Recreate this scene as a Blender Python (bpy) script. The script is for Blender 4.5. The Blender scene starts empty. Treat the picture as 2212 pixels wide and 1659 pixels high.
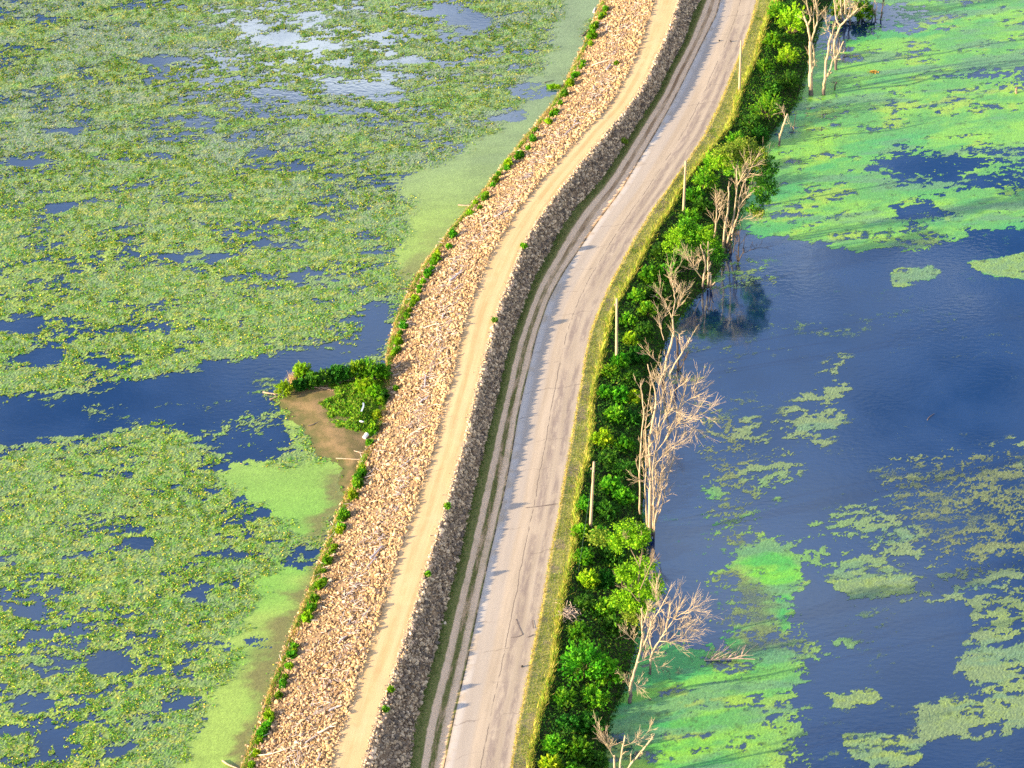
import bpy, math, random
import numpy as np

# ------------------------------------------------------------------ camera, sky, sun, exposure
scene = bpy.context.scene
DEP = math.radians(35.0)          # depression of the view axis
HCAM = 189.0                      # flying height
PW, PH, PF = 2212.0, 1659.0, 5927.0
CAM = np.array([0.0, -HCAM / math.tan(DEP), HCAM])
cam_d = bpy.data.cameras.new("camera")
cam = bpy.data.objects.new("camera", cam_d)
scene.collection.objects.link(cam)
cam.location = CAM
cam.rotation_euler = (math.pi / 2 - DEP, 0, 0)
cam_d.sensor_width = 36.0
cam_d.lens = 36.0 * PF / PW
cam_d.clip_start = 1.0
cam_d.clip_end = 9000.0
scene.camera = cam

SUN_EL = math.radians(13.6)
SHADOW_AZ = math.radians(18.0)    # shadows run this far from +X towards +Y
to_sun = np.array([-math.cos(SHADOW_AZ) * math.cos(SUN_EL), -math.sin(SHADOW_AZ) * math.cos(SUN_EL), math.sin(SUN_EL)])
sun_d = bpy.data.lights.new("sun", 'SUN')
sun_d.energy = 4.9
sun_d.angle = math.radians(0.8)
sun_d.color = (1.0, 0.79, 0.50)
sun = bpy.data.objects.new("sun", sun_d)
scene.collection.objects.link(sun)
from mathutils import Vector
sun.rotation_euler = Vector(to_sun).to_track_quat('Z', 'Y').to_euler()
sun.location = (-60, -20, 80)

world = bpy.data.worlds.new("World")
scene.world = world
world.use_nodes = True
wn = world.node_tree.nodes
wl = world.node_tree.links
for n_ in list(wn):
    wn.remove(n_)
w_out = wn.new('ShaderNodeOutputWorld')
w_bg = wn.new('ShaderNodeBackground')
w_bg.inputs['Strength'].default_value = 0.10
w_sky = wn.new('ShaderNodeTexSky')
w_sky.sky_type = 'NISHITA'
w_sky.sun_disc = False
w_sky.sun_elevation = SUN_EL
w_sky.sun_rotation = math.atan2(to_sun[0], to_sun[1])
w_sky.air_density = 1.0
w_sky.dust_density = 0.6
w_sky.ozone_density = 5.0
# broken cloud bank: planar projection of the view direction, more cloud low down
w_tc = wn.new('ShaderNodeTexCoord')
w_sep = wn.new('ShaderNodeSeparateXYZ')
wl.new(w_tc.outputs['Generated'], w_sep.inputs[0])
def wmath(op, a, b=None, c=None, clamp=False):
    m = wn.new('ShaderNodeMath'); m.operation = op; m.use_clamp = clamp
    for i, v in enumerate((a, b, c)):
        if v is None: continue
        if isinstance(v, (int, float)): m.inputs[i].default_value = v
        else: wl.new(v, m.inputs[i])
    return m.outputs[0]
zc = wmath('MAXIMUM', w_sep.outputs[2], 0.06)
px_ = wmath('DIVIDE', w_sep.outputs[0], zc)
py_ = wmath('DIVIDE', w_sep.outputs[1], zc)
w_cmb = wn.new('ShaderNodeCombineXYZ')
wl.new(px_, w_cmb.inputs[0]); wl.new(py_, w_cmb.inputs[1])
w_noise = wn.new('ShaderNodeTexNoise')
w_noise.inputs['Scale'].default_value = 3.6
w_noise.inputs['Detail'].default_value = 7.0
w_noise.inputs['Roughness'].default_value = 0.58
wl.new(w_cmb.outputs[0], w_noise.inputs['Vector'])
low = wmath('MINIMUM', wmath('MULTIPLY_ADD', w_sep.outputs[2], -2.6, 1.345), 0.10)       # + low in the sky, - high
den = wmath('ADD', w_noise.outputs['Fac'], low)
w_map = wn.new('ShaderNodeMapRange')
w_map.inputs['From Min'].default_value = 0.56
w_map.inputs['From Max'].default_value = 0.74
wl.new(den, w_map.inputs['Value'])
w_mix = wn.new('ShaderNodeMix'); w_mix.data_type = 'RGBA'
w_n2 = wn.new('ShaderNodeTexNoise')                       # thin high veil
w_n2.inputs['Scale'].default_value = 2.3; w_n2.inputs['Detail'].default_value = 6.0; w_n2.inputs['Roughness'].default_value = 0.6
wl.new(w_cmb.outputs[0], w_n2.inputs['Vector'])
w_m2 = wn.new('ShaderNodeMapRange')
w_m2.inputs['From Min'].default_value = 0.40; w_m2.inputs['From Max'].default_value = 0.64; w_m2.inputs['To Max'].default_value = 0.22
wl.new(w_n2.outputs['Fac'], w_m2.inputs['Value'])
wl.new(wmath('MAXIMUM', w_map.outputs[0], w_m2.outputs[0]), w_mix.inputs['Factor'])
wl.new(w_sky.outputs[0], w_mix.inputs['A'])
w_mix.inputs['B'].default_value = (12.4, 11.4, 10.6, 1.0)
wl.new(w_mix.outputs['Result'], w_bg.inputs['Color'])
wl.new(w_bg.outputs[0], w_out.inputs[0])

scene.view_settings.view_transform = 'Standard'
scene.view_settings.look = 'None'
scene.view_settings.exposure = 1.76
scene.view_settings.gamma = 1.0
scene.render.engine = 'CYCLES'
scene.cycles.max_bounces = 6
scene.cycles.use_denoising = False

# ------------------------------------------------------------------ helpers
rng = np.random.default_rng(11)
random.seed(11)
COL = scene.collection
_fw = np.array([0, math.cos(DEP), -math.sin(DEP)])
_up = np.array([0, math.sin(DEP), math.cos(DEP)])
_rt = np.array([1.0, 0, 0])

def ray(x, y):
    return PF * _fw + (x - PW / 2) * _rt - (y - PH / 2) * _up

def onz(x, y, z=0.0):
    """photo point -> world point on the level z"""
    d = ray(x, y)
    t = (z - CAM[2]) / d[2]
    return CAM + t * d

def ony(x, y, Y):
    """photo point -> world point at the distance Y"""
    d = ray(x, y)
    t = (Y - CAM[1]) / d[1]
    return CAM + t * d

def zpx(x0, y0, k=0.35135):
    return lambda pts: [(x0 + a * k, y0 + b * k) for a, b in pts]
Z2 = zpx(717.4, 0.0); Z3 = zpx(1434.7, 0.0); Z4 = zpx(0, 538.0); Z5 = zpx(717.4, 538.0); Z6 = zpx(1434.7, 538.0)
Z7 = zpx(0, 1076.0); Z8 = zpx(717.4, 1076.0); Z9 = zpx(1434.7, 1076.0)
R4 = zpx(567.9, 747.3, 0.18017); R5 = zpx(1554.3, 0.0, 0.19823); R6 = zpx(1404.8, 298.9, 0.21616)

_tab = rng.random((256, 256))
def vnoise(x, y, seed=0):
    x = np.asarray(x) + seed * 37.7; y = np.asarray(y) + seed * 91.3
    xi = np.floor(x).astype(np.int64); yi = np.floor(y).astype(np.int64)
    fx = x - xi; fy = y - yi
    fx = fx * fx * (3 - 2 * fx); fy = fy * fy * (3 - 2 * fy)
    a = _tab[xi & 255, yi & 255]; b = _tab[(xi + 1) & 255, yi & 255]
    c = _tab[xi & 255, (yi + 1) & 255]; d = _tab[(xi + 1) & 255, (yi + 1) & 255]
    return (a * (1 - fx) + b * fx) * (1 - fy) + (c * (1 - fx) + d * fx) * fy
def fbm(x, y, seed=0, octv=5, gain=0.55):
    s = 0; a = 1.0; tot = 0
    for o in range(octv):
        s = s + a * vnoise(x * 2 ** o, y * 2 ** o, seed + o * 3); tot += a; a *= gain
    return s / tot
def uni(n):
    """noise -> about uniform 0..1"""
    z = (n - n.mean()) / (n.std() + 1e-9)
    return 1 / (1 + np.exp(-1.702 * z))
def sstep(a, b, x):
    t = np.clip((x - a) / (b - a), 0, 1)
    return t * t * (3 - 2 * t)

def poly_sd(P, X, Y):
    """signed distance to polygon P (inside > 0)"""
    P = np.asarray(P)[:, :2]
    d = np.full(X.shape, 1e9); inside = np.zeros(X.shape, bool)
    n = len(P)
    for i in range(n):
        ax, ay = P[i]; bx, by = P[(i + 1) % n]
        ex, ey = bx - ax, by - ay
        t = np.clip(((X - ax) * ex + (Y - ay) * ey) / (ex * ex + ey * ey + 1e-12), 0, 1)
        d = np.minimum(d, np.hypot(X - ax - t * ex, Y - ay - t * ey))
        c = ((ay > Y) != (by > Y)) & (X < (bx - ax) * (Y - ay) / (by - ay + 1e-12) + ax)
        inside ^= c
    return np.where(inside, d, -d)

def mesh_np(name, V, F, col=None, uv=None, smooth=False, mi=None):
    V = np.asarray(V, np.float32); F = np.asarray(F, np.int32)
    me = bpy.data.meshes.new(name)
    k = F.shape[1]
    me.vertices.add(len(V)); me.vertices.foreach_set("co", V.ravel())
    me.loops.add(F.size); me.loops.foreach_set("vertex_index", F.ravel())
    me.polygons.add(len(F))
    me.polygons.foreach_set("loop_start", np.arange(0, F.size, k, dtype=np.int32))
    if mi is not None: me.polygons.foreach_set("material_index", np.asarray(mi, np.int32))
    me.update(calc_edges=True)
    me.polygons.foreach_set("use_smooth", np.full(len(F), smooth, bool))
    if col is not None:
        c = np.ones((len(V), 4), np.float32); c[:, :np.shape(col)[1]] = col
        at = me.color_attributes.new("Col", 'FLOAT_COLOR', 'POINT'); at.data.foreach_set("color", c.ravel())
    if uv is not None:
        u = me.uv_layers.new(name="UVMap"); u.data.foreach_set("uv", np.asarray(uv, np.float32)[F.ravel()].ravel())
    return me

def link(name, me, mat, parent=None):
    o = bpy.data.objects.new(name, me); COL.objects.link(o)
    if me is not None:
        if not me.materials:
            for m in (mat if isinstance(mat, (list, tuple)) else [mat]): me.materials.append(m)
    if parent is not None: o.parent = parent
    return o
def tag(o, label, cat, group=None, kind=None):
    o['label'] = label; o['category'] = cat
    if group: o['group'] = group
    if kind: o['kind'] = kind
    return o
def thing(name, loc, label, cat, group=None):
    o = bpy.data.objects.new(name, None); COL.objects.link(o); o.location = Vector(loc)
    o.empty_display_size = 0.3
    return tag(o, label, cat, group)

def tubes(lines, sides=6):
    """lines: list of (points Nx3, radii N) -> V, F (quads), closed ends"""
    VV = []; FF = []; base = 0
    for P, R in lines:
        P = np.asarray(P, float); R = np.asarray(R, float); n = len(P)
        T = np.gradient(P, axis=0); T /= np.linalg.norm(T, axis=1, keepdims=True) + 1e-9
        ref = np.array([0, 0, 1.0]) if abs(T[0][2]) < 0.8 else np.array([1.0, 0, 0])
        A = np.cross(T, ref); A /= np.linalg.norm(A, axis=1, keepdims=True) + 1e-9
        B = np.cross(T, A)
        an = np.arange(sides) * 2 * math.pi / sides
        ring = P[:, None, :] + R[:, None, None] * (np.cos(an)[None, :, None] * A[:, None, :] + np.sin(an)[None, :, None] * B[:, None, :])
        VV.append(ring.reshape(-1, 3)); VV.append(P[[0, -1]])
        i = np.arange(n - 1)[:, None]; j = np.arange(sides)[None, :]; j2 = (j + 1) % sides
        q = np.stack([i * sides + j, i * sides + j2, (i + 1) * sides + j2, (i + 1) * sides + j], -1).reshape(-1, 4) + base
        FF.append(q)
        c0 = base + n * sides; c1 = c0 + 1
        jj = np.arange(0, sides, 2)
        FF.append(np.stack([np.full_like(jj, c0), base + (jj + 2) % sides, base + (jj + 1) % sides, base + jj], -1))
        e = base + (n - 1) * sides
        FF.append(np.stack([np.full_like(jj, c1), e + jj, e + (jj + 1) % sides, e + (jj + 2) % sides], -1))
        base += n * sides + 2
    return np.vstack(VV), np.vstack(FF)

def spline(P, n):
    """Catmull-Rom through P"""
    P = np.asarray(P, float)
    if len(P) < 3:
        t = np.linspace(0, 1, n)[:, None]; return P[0] * (1 - t) + P[-1] * t
    Q = np.vstack([2 * P[0] - P[1], P, 2 * P[-1] - P[-2]])
    out = []
    for s in np.linspace(0, len(P) - 1 - 1e-6, n):
        i = int(s); t = s - i
        p0, p1, p2, p3 = Q[i:i + 4]
        out.append(0.5 * ((2 * p1) + (-p0 + p2) * t + (2 * p0 - 5 * p1 + 4 * p2 - p3) * t * t + (-p0 + 3 * p1 - 3 * p2 + p3) * t ** 3))
    return np.array(out)

def unit(v):
    return v / (np.linalg.norm(v, axis=-1, keepdims=True) + 1e-9)

def leaf_quads(P, axis, nrm, L, W, colr):
    """rhombic leaves; colr per leaf"""
    a = unit(axis); b = unit(np.cross(nrm, a))
    L = np.asarray(L)[:, None]; W = np.asarray(W)[:, None]
    V = np.stack([P - a * L * .5, P - a * L * .05 + b * W * .5, P + a * L * .5, P - a * L * .05 - b * W * .5], 1).reshape(-1, 3)
    F = np.arange(len(P) * 4).reshape(-1, 4)
    return V, F, np.repeat(colr, 4, axis=0)

# ------------------------------------------------------------------ materials
class NT:
    def __init__(s, name):
        s.m = bpy.data.materials.new(name); s.m.use_nodes = True
        s.n = s.m.node_tree.nodes; s.l = s.m.node_tree.links
        s.b = s.n['Principled BSDF']; s.out = s.n['Material Output']
    def put(s, sock, v):
        if isinstance(v, bpy.types.NodeSocket): s.l.new(v, sock)
        else: sock.default_value = v
    def noise(s, scale, detail=4, rough=0.55, vec=None, dist=0.0, out='Fac'):
        t = s.n.new('ShaderNodeTexNoise')
        t.inputs['Scale'].default_value = scale; t.inputs['Detail'].default_value = detail
        t.inputs['Roughness'].default_value = rough; t.inputs['Distortion'].default_value = dist
        s.put(t.inputs['Vector'], vec if vec is not None else s.pos())
        return t.outputs[out]
    def pos(s):
        if not hasattr(s, '_p'): s._p = s.n.new('ShaderNodeNewGeometry').outputs['Position']
        return s._p
    def uv(s):
        if not hasattr(s, '_u'):
            u = s.n.new('ShaderNodeUVMap'); u.uv_map = "UVMap"; s._uvv = u.outputs[0]
            p = s.n.new('ShaderNodeSeparateXYZ'); s.l.new(s._uvv, p.inputs[0]); s._u = (p.outputs[0], p.outputs[1])
        return s._u
    def scale(s, vec, xyz):
        t = s.n.new('ShaderNodeVectorMath'); t.operation = 'MULTIPLY'
        s.l.new(vec, t.inputs[0]); t.inputs[1].default_value = xyz; return t.outputs[0]
    def cmb(s, x, y, z=0.0):
        t = s.n.new('ShaderNodeCombineXYZ')
        for i, v in enumerate((x, y, z)): s.put(t.inputs[i], v)
        return t.outputs[0]
    def ma(s, op, a, b=0.0, c=0.0, clamp=False):
        t = s.n.new('ShaderNodeMath'); t.operation = op; t.use_clamp = clamp
        for i, v in enumerate((a, b, c)): s.put(t.inputs[i], v)
        return t.outputs[0]
    def ramp(s, v, a, b, lo=0.0, hi=1.0, smooth=True):
        t = s.n.new('ShaderNodeMapRange'); t.interpolation_type = 'SMOOTHSTEP' if smooth else 'LINEAR'
        s.put(t.inputs['Value'], v)
        t.inputs['From Min'].default_value = a; t.inputs['From Max'].default_value = b
        t.inputs['To Min'].default_value = lo; t.inputs['To Max'].default_value = hi
        return t.outputs[0]
    def band(s, v, c, w, soft):
        """1 within c +- w"""
        d = s.ma('ABSOLUTE', s.ma('SUBTRACT', v, c))
        return s.ramp(d, w, w + soft, 1.0, 0.0)
    def mix(s, f, a, b, mode='MIX'):
        t = s.n.new('ShaderNodeMix'); t.data_type = 'RGBA'; t.blend_type = mode
        s.put(t.inputs['Factor'], f)
        for k, v in (('A', a), ('B', b)):
            s.put(t.inputs[k], v if isinstance(v, bpy.types.NodeSocket) else (*v, 1.0))
        return t.outputs['Result']
    def mul(s, c, v):
        t = s.n.new('ShaderNodeVectorMath'); t.operation = 'SCALE'
        s.l.new(c, t.inputs[0]); s.put(t.inputs['Scale'], v); return t.outputs[0]
    def attr(s, name="Col"):
        t = s.n.new('ShaderNodeAttribute'); t.attribute_name = name; return t.outputs['Color']
    def bump(s, h, strength, dist):
        t = s.n.new('ShaderNodeBump'); t.inputs['Strength'].default_value = strength
        t.inputs['Distance'].default_value = dist; s.l.new(h, t.inputs['Height'])
        s.l.new(t.outputs[0], s.b.inputs['Normal'])
    def done(s, col, rough=0.9, ior=1.45, spec=0.3):
        s.put(s.b.inputs['Base Color'], col if isinstance(col, bpy.types.NodeSocket) else (*col, 1.0))
        s.put(s.b.inputs['Roughness'], rough); s.b.inputs['IOR'].default_value = ior
        s.b.inputs['Specular IOR Level'].default_value = spec
        return s.m

def m_foliage(name, transl=0.35, scale=2.0):
    t = NT(name)
    c = t.mul(t.attr(), t.ramp(t.noise(scale, 3), 0.3, 0.7, 0.75, 1.25))
    t.done(c, 0.6, 1.4, 0.2)
    tr = t.n.new('ShaderNodeBsdfTranslucent'); t.l.new(t.mul(c, 1.15), tr.inputs[0])
    mx = t.n.new('ShaderNodeMixShader'); mx.inputs[0].default_value = transl
    t.l.new(t.b.outputs[0], mx.inputs[1]); t.l.new(tr.outputs[0], mx.inputs[2]); t.l.new(mx.outputs[0], t.out.inputs[0])
    return t.m
def m_plain(name, c1, c2, scale=3.0, rough=0.85, spec=0.3, stretch=(1, 1, 1)):
    t = NT(name)
    n = t.noise(scale, 5, 0.6, t.scale(t.pos(), stretch))
    return t.done(t.mix(t.ramp(n, 0.3, 0.7), c1, c2), rough, 1.45, spec)
def m_attr(name, rough=0.9, spec=0.25, nscale=4.0, amp=0.25):
    t = NT(name)
    c = t.mul(t.attr(), t.ramp(t.noise(nscale, 5, 0.65), 0.25, 0.75, 1 - amp, 1 + amp))
    return t.done(c, rough, 1.45, spec)

# water: dark body, mirror sky, faint ripples
t = NT("water_surface")
n1 = t.noise(1.6, 3, 0.5, t.scale(t.pos(), (0.7, 1.2, 1)))
n2 = t.noise(0.11, 3, 0.5)
t.bump(n1, 0.10, 0.05)
W_MAT = t.done(t.mix(t.ramp(n2, 0.35, 0.65), (0.003, 0.014, 0.055), (0.004, 0.020, 0.075)), t.ramp(n2, 0.3, 0.7, 0.03, 0.10), 2.7, 0.5)
W_MAT.node_tree.nodes['Principled BSDF'].inputs['Specular Tint'].default_value = (0.66, 0.86, 1.0, 1.0)

t = NT("duckweed_mat")
nd = t.noise(9.0, 4, 0.7, t.scale(t.pos(), (0.7, 1.0, 1)))
cd = t.mul(t.attr(), t.ramp(nd, 0.3, 0.7, 0.72, 1.25))
DUCK_MAT = t.done(cd, 0.42, 1.5, 0.5)
at_ = t.n.new('ShaderNodeAttribute'); at_.attribute_name = "Col"
fr_ = t.noise(5.0, 3, 0.7, t.scale(t.pos(), (0.6, 1.0, 1)))
al_ = t.ramp(t.ma('ADD', at_.outputs['Alpha'], t.ma('MULTIPLY', t.ma('SUBTRACT', fr_, 0.5), 0.7)), 0.12, 0.75)
t.l.new(al_, t.b.inputs['Alpha'])                 # thin fronds let the water show between them

LILY_MAT = m_foliage("lily_leaf", 0.2, 1.0)
FOL_MAT = m_foliage("leaf_green", 0.38, 1.5)
GRASS_MAT = m_foliage("grass_blade", 0.3, 0.8)
ROCK_MAT = m_attr("riprap_stone", 0.92, 0.2, 5.0, 0.28)
STEM_MAT = m_plain("shrub_stem", (0.10, 0.07, 0.04), (0.2, 0.15, 0.09))
t = NT("dead_wood")
nb = t.noise(2.2, 6, 0.65, t.scale(t.pos(), (3, 3, 0.5)))
nb2 = t.noise(0.5, 3)
cb = t.mix(t.ramp(nb, 0.3, 0.75), (0.32, 0.235, 0.145), (0.58, 0.465, 0.31))
cb = t.mix(t.ramp(nb2, 0.55, 0.75), cb, (0.27, 0.21, 0.17))
zz = t.n.new('ShaderNodeSeparateXYZ'); t.l.new(t.pos(), zz.inputs[0])
wet = t.ramp(t.ma('ADD', zz.outputs[2], t.ma('MULTIPLY', nb, 1.2)), 1.3, 2.4, 1.0, 0.0)   # flood stain on the trunk foot
t.bump(nb, 0.6, 0.05)
DEAD_MAT = t.done(t.mix(wet, cb, (0.12, 0.095, 0.085)), 0.85, 1.45, 0.2)
DARKWOOD_MAT = m_plain("wet_dead_wood", (0.05, 0.04, 0.035), (0.12, 0.09, 0.07))
BARK_MAT = m_plain("bark", (0.16, 0.11, 0.07), (0.34, 0.26, 0.18), 3.0, 0.9, 0.2, (3, 3, 0.6))
DRIFT_MAT = m_attr("driftwood", 0.85, 0.2, 6.0, 0.3)

# ------------------------------------------------------------------ long lines of the levee and road, traced on the photo
HC, ZD, ZR, ZV = 3.1, 1.28, 1.35, 1.25
A_ = Z2([(1660, 0), (1620, 90), (1560, 250), (1500, 370), (1430, 520), (1370, 620), (1290, 720), (1200, 830), (1080, 980), (980, 1110), (860, 1260), (740, 1400), (620, 1560)]) + \
     Z5([(570, 80), (500, 200), (430, 350), (370, 500), (330, 680), (325, 850), (280, 1080), (200, 1250), (100, 1480), (40, 1610)]) + \
     Z7([(2030, 220), (1950, 420), (1880, 620), (1780, 850), (1690, 1090), (1640, 1220), (1590, 1400), (1530, 1530), (1490, 1650)])
B_ = Z2([(1975, 0), (1940, 110), (1870, 330), (1790, 490), (1690, 660), (1580, 770), (1480, 880), (1370, 1010), (1280, 1110), (1180, 1230), (1080, 1380), (1010, 1490)]) + \
     Z5([(960, 50), (880, 250), (820, 420), (770, 600), (720, 850), (670, 1020), (630, 1200), (570, 1380), (500, 1600)]) + \
     Z8([(420, 280), (350, 500), (270, 780), (190, 1000), (110, 1280), (30, 1480), (-20, 1659)])
C_ = Z2([(2130, 0), (2090, 140), (2000, 340), (1930, 500), (1810, 680), (1700, 800), (1600, 920), (1480, 1070), (1370, 1210), (1250, 1380), (1170, 1530)]) + \
     Z5([(1130, 100), (1060, 280), (1000, 440), (960, 600), (900, 830), (860, 1000), (810, 1220), (760, 1380), (700, 1600)]) + \
     Z8([(600, 380), (530, 620), (460, 850), (380, 1080), (300, 1300), (230, 1550), (200, 1659)])
D_ = Z2([(2212, 90), (2160, 250), (2040, 470), (1960, 610), (1850, 790), (1760, 940), (1630, 1130), (1500, 1260), (1390, 1420)]) + \
     Z5([(1320, 30), (1220, 210), (1160, 380), (1090, 570), (1050, 720), (1000, 950), (940, 1180), (880, 1420), (830, 1640)]) + \
     Z8([(770, 380), (690, 680), (620, 960), (560, 1180), (500, 1390), (470, 1659)])
F_ = [(1556, 0), (1550, 28), (1515, 98), (1480, 168.6)] + Z2([(2110, 600), (2000, 800), (1880, 1000), (1780, 1170), (1630, 1370), (1530, 1520)]) + \
     Z5([(1420, 150), (1330, 320), (1260, 530), (1200, 780), (1150, 1000), (1100, 1300), (1050, 1550)]) + \
     Z8([(960, 400), (900, 680), (830, 1020), (760, 1320), (690, 1659)])
G_ = Z3([(570, 0), (540, 130), (470, 330), (400, 500), (330, 670), (240, 850), (130, 1010), (60, 1110)]) + Z2([(2040, 1200), (1960, 1310), (1860, 1470)]) + \
     Z5([(1830, 0), (1720, 200), (1660, 330), (1600, 480), (1560, 650), (1530, 850), (1500, 1000), (1470, 1200), (1430, 1400), (1400, 1600)]) + \
     Z8([(1340, 360), (1290, 680), (1240, 920), (1190, 1170), (1140, 1420), (1100, 1659)])
H_ = Z3([(690, 0), (580, 270), (540, 400), (460, 610), (380, 800), (260, 960), (100, 1150), (30, 1300)]) + [(1425, 490)] + \
     Z5([(1920, 10), (1810, 220), (1720, 420), (1650, 650), (1610, 900), (1590, 1100), (1560, 1300), (1520, 1500)]) + \
     Z8([(1500, 150), (1440, 500), (1400, 750), (1360, 950), (1330, 1150), (1300, 1300), (1220, 1600)])
I_ = [(1800, 0), (1768, 60), (1742, 151), (1722, 225), (1665, 290), (1640, 330), (1612, 430), (1580, 520), (1548, 600), (1490, 655), (1440, 730), (1418, 800), (1402, 900),
      (1392, 1000), (1388, 1100), (1396, 1200), (1388, 1290), (1372, 1400), (1350, 1500), (1318, 1545), (1306, 1659)]
YMIN, YMAX = -125.0, 165.0
YG = np.arange(YMIN, YMAX + 0.01, 0.75)
def world_line(pts, z):
    W = np.array([onz(x, y, z) for x, y in pts]); W = W[np.argsort(W[:, 1])]
    # straight on beyond both ends of the photo
    def ext(p, q, Y):
        s = (q[0] - p[0]) / (q[1] - p[1]); return [q[0] + s * (Y - q[1]), Y, z]
    k = 3
    W = np.vstack([ext(W[k], W[0], YMIN - 5), W, ext(W[-1 - k], W[-1], YMAX + 5)])
    X = np.interp(YG, W[:, 1], W[:, 0])
    ker = np.hanning(9); ker /= ker.sum()
    return np.convolve(np.pad(X, 4, mode='reflect', reflect_type='odd'), ker, 'valid')
LX = {k: world_line(p, z) for k, p, z in (('A', A_, 0), ('B', B_, HC), ('C', C_, HC), ('D', D_, ZD), ('F', F_, ZR), ('G', G_, ZR), ('H', H_, ZV), ('I', I_, 0))}
LX['C'] = np.maximum(LX['C'], LX['B'] + 2.2)
LX['D'] = np.maximum(LX['D'], LX['C'] + 1.6)
LX['F'] = np.maximum(LX['F'], LX['D'] + 1.5)
LX['I'] = np.maximum(LX['I'], LX['H'] + 2.5)
def lx(k, Y): return np.interp(Y, YG, LX[k])
def ground_z(X, Y):
    X = np.asarray(X, float); Y = np.asarray(Y, float)
    ks = [('A', 0), ('B', HC), ('C', HC), ('D', ZD), ('F', ZR), ('G', ZR), ('H', ZV), ('I', 0)]
    z = np.full(X.shape, -0.6)
    z = np.where(X < lx('A', Y), np.maximum(-0.8, (X - lx('A', Y)) * 0.35), z)
    for (k0, z0), (k1, z1) in zip(ks[:-1], ks[1:]):
        a = lx(k0, Y); b = lx(k1, Y)
        z = np.where((X >= a) & (X <= b), z0 + (z1 - z0) * (X - a) / (b - a + 1e-9), z)
    z = np.where(X > lx('I', Y), np.maximum(-0.8, -(X - lx('I', Y)) * 0.3), z)
    return z

def strip(k0, k1, z0, z1, nu, amp=0.0, seed=0, off0=0.0, off1=0.0, sag=0.0):
    a = LX[k0] + off0; b = LX[k1] + off1
    u = np.linspace(0, 1, nu + 1)
    X = a[:, None] + (b - a)[:, None] * u; Yv = np.repeat(YG[:, None], nu + 1, 1)
    Zv = z0 + (z1 - z0) * u[None, :] + np.zeros_like(X)
    env = np.sin(u * math.pi)[None, :]
    Zv = Zv + env * (amp * (fbm(X * 0.8, Yv * 0.8, seed) - 0.5) * 2 - sag)
    V = np.stack([X, Yv, Zv], -1).reshape(-1, 3)
    n0, n1 = X.shape
    i = np.arange(n0 - 1)[:, None]; j = np.arange(n1 - 1)[None, :]
    F = np.stack([i * n1 + j, i * n1 + j + 1, (i + 1) * n1 + j + 1, (i + 1) * n1 + j], -1).reshape(-1, 4)
    UV = np.stack([np.repeat(u[None, :], n0, 0), Yv], -1).reshape(-1, 2)
    return V, F, UV

# ------------------------------------------------------------------ ground materials
t = NT("rubble_bed")
n = t.noise(1.2, 6, 0.7)
M_BED = t.done(t.mix(t.ramp(n, 0.3, 0.7), (0.15, 0.10, 0.06), (0.30, 0.21, 0.13)), 0.95, 1.45, 0.1)

t = NT("ditch_soil_and_grass")
u, v = t.uv()
nz = t.noise(0.7, 5, 0.6); nf = t.noise(5.0, 5, 0.7)
nl = t.noise(0.9, 4, 0.6, t.cmb(t.ma('MULTIPLY', u, 6.0), t.ma('MULTIPLY', v, 0.22)))
ud = t.ma('ADD', u, t.ma('MULTIPLY', t.ma('SUBTRACT', nz, 0.5), 0.10))
far = t.ramp(v, -8.0, 40.0)                              # further on the track is bare earth
grass = t.mix(t.ramp(nf, 0.3, 0.7), (0.085, 0.13, 0.022), (0.25, 0.21, 0.085))
soil = t.mix(t.ramp(nl, 0.3, 0.7), (0.26, 0.155, 0.08), (0.58, 0.40, 0.235))
rut = t.mix(t.ramp(nf, 0.3, 0.75), (0.66, 0.46, 0.29), (0.80, 0.58, 0.38))
bare = t.ma('MAXIMUM', t.ma('MULTIPLY', t.ramp(ud, 0.26, 0.42), far), t.ma('MULTIPLY', t.ramp(nl, 0.45, 0.62), t.ramp(ud, 0.3, 0.5)))
c = t.mix(bare, grass, soil)
r1 = t.band(ud, 0.46, 0.075, 0.05); r2 = t.band(ud, 0.83, 0.07, 0.06)
rr = t.ma('MULTIPLY', t.ma('MAXIMUM', r1, r2), t.ramp(t.noise(0.35, 3), 0.25, 0.5, 0.65, 1.0))
c = t.mix(rr, c, rut)
edge = t.ma('MULTIPLY', t.ramp(u, 0.955, 0.985), t.ramp(t.noise(0.8, 4), 0.42, 0.5))
c = t.mix(edge, c, (0.05, 0.04, 0.03))
t.bump(nf, 0.5, 0.06)
M_DITCH = t.done(c, 0.95, 1.45, 0.1)

t = NT("mown_verge")
u, v = t.uv()
nz = t.noise(0.9, 5, 0.6); nf = t.noise(4.0, 5, 0.7)
mow = t.noise(1.0, 4, 0.6, t.cmb(t.ma('MULTIPLY', u, 14.0), t.ma('MULTIPLY', v, 0.25)))
c = t.mix(t.ramp(mow, 0.35, 0.65), (0.24, 0.28, 0.045), (0.46, 0.41, 0.12))
c = t.mix(t.ramp(nf, 0.45, 0.75), c, (0.42, 0.34, 0.20))
c = t.mix(t.ramp(t.noise(0.28, 4, .6), .52, .62), c, (0.34, 0.27, 0.15))
c = t.mix(t.ramp(t.noise(0.33, 4, .6), .40, .32), c, (0.13, 0.22, 0.03))
c = t.mix(t.ramp(t.ma('ADD', u, t.ma('MULTIPLY', t.ma('SUBTRACT', nz, .5), .12)), 0.16, 0.06), c, (0.80, 0.60, 0.20))
c = t.mix(t.ramp(t.ma('ADD', u, t.ma('MULTIPLY', t.ma('SUBTRACT', nz, .5), .5)), 0.80, 0.98), c, (0.46, 0.42, 0.08))
t.bump(nf, 0.6, 0.08)
M_VERGE = t.done(c, 0.95, 1.45, 0.1)

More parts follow.
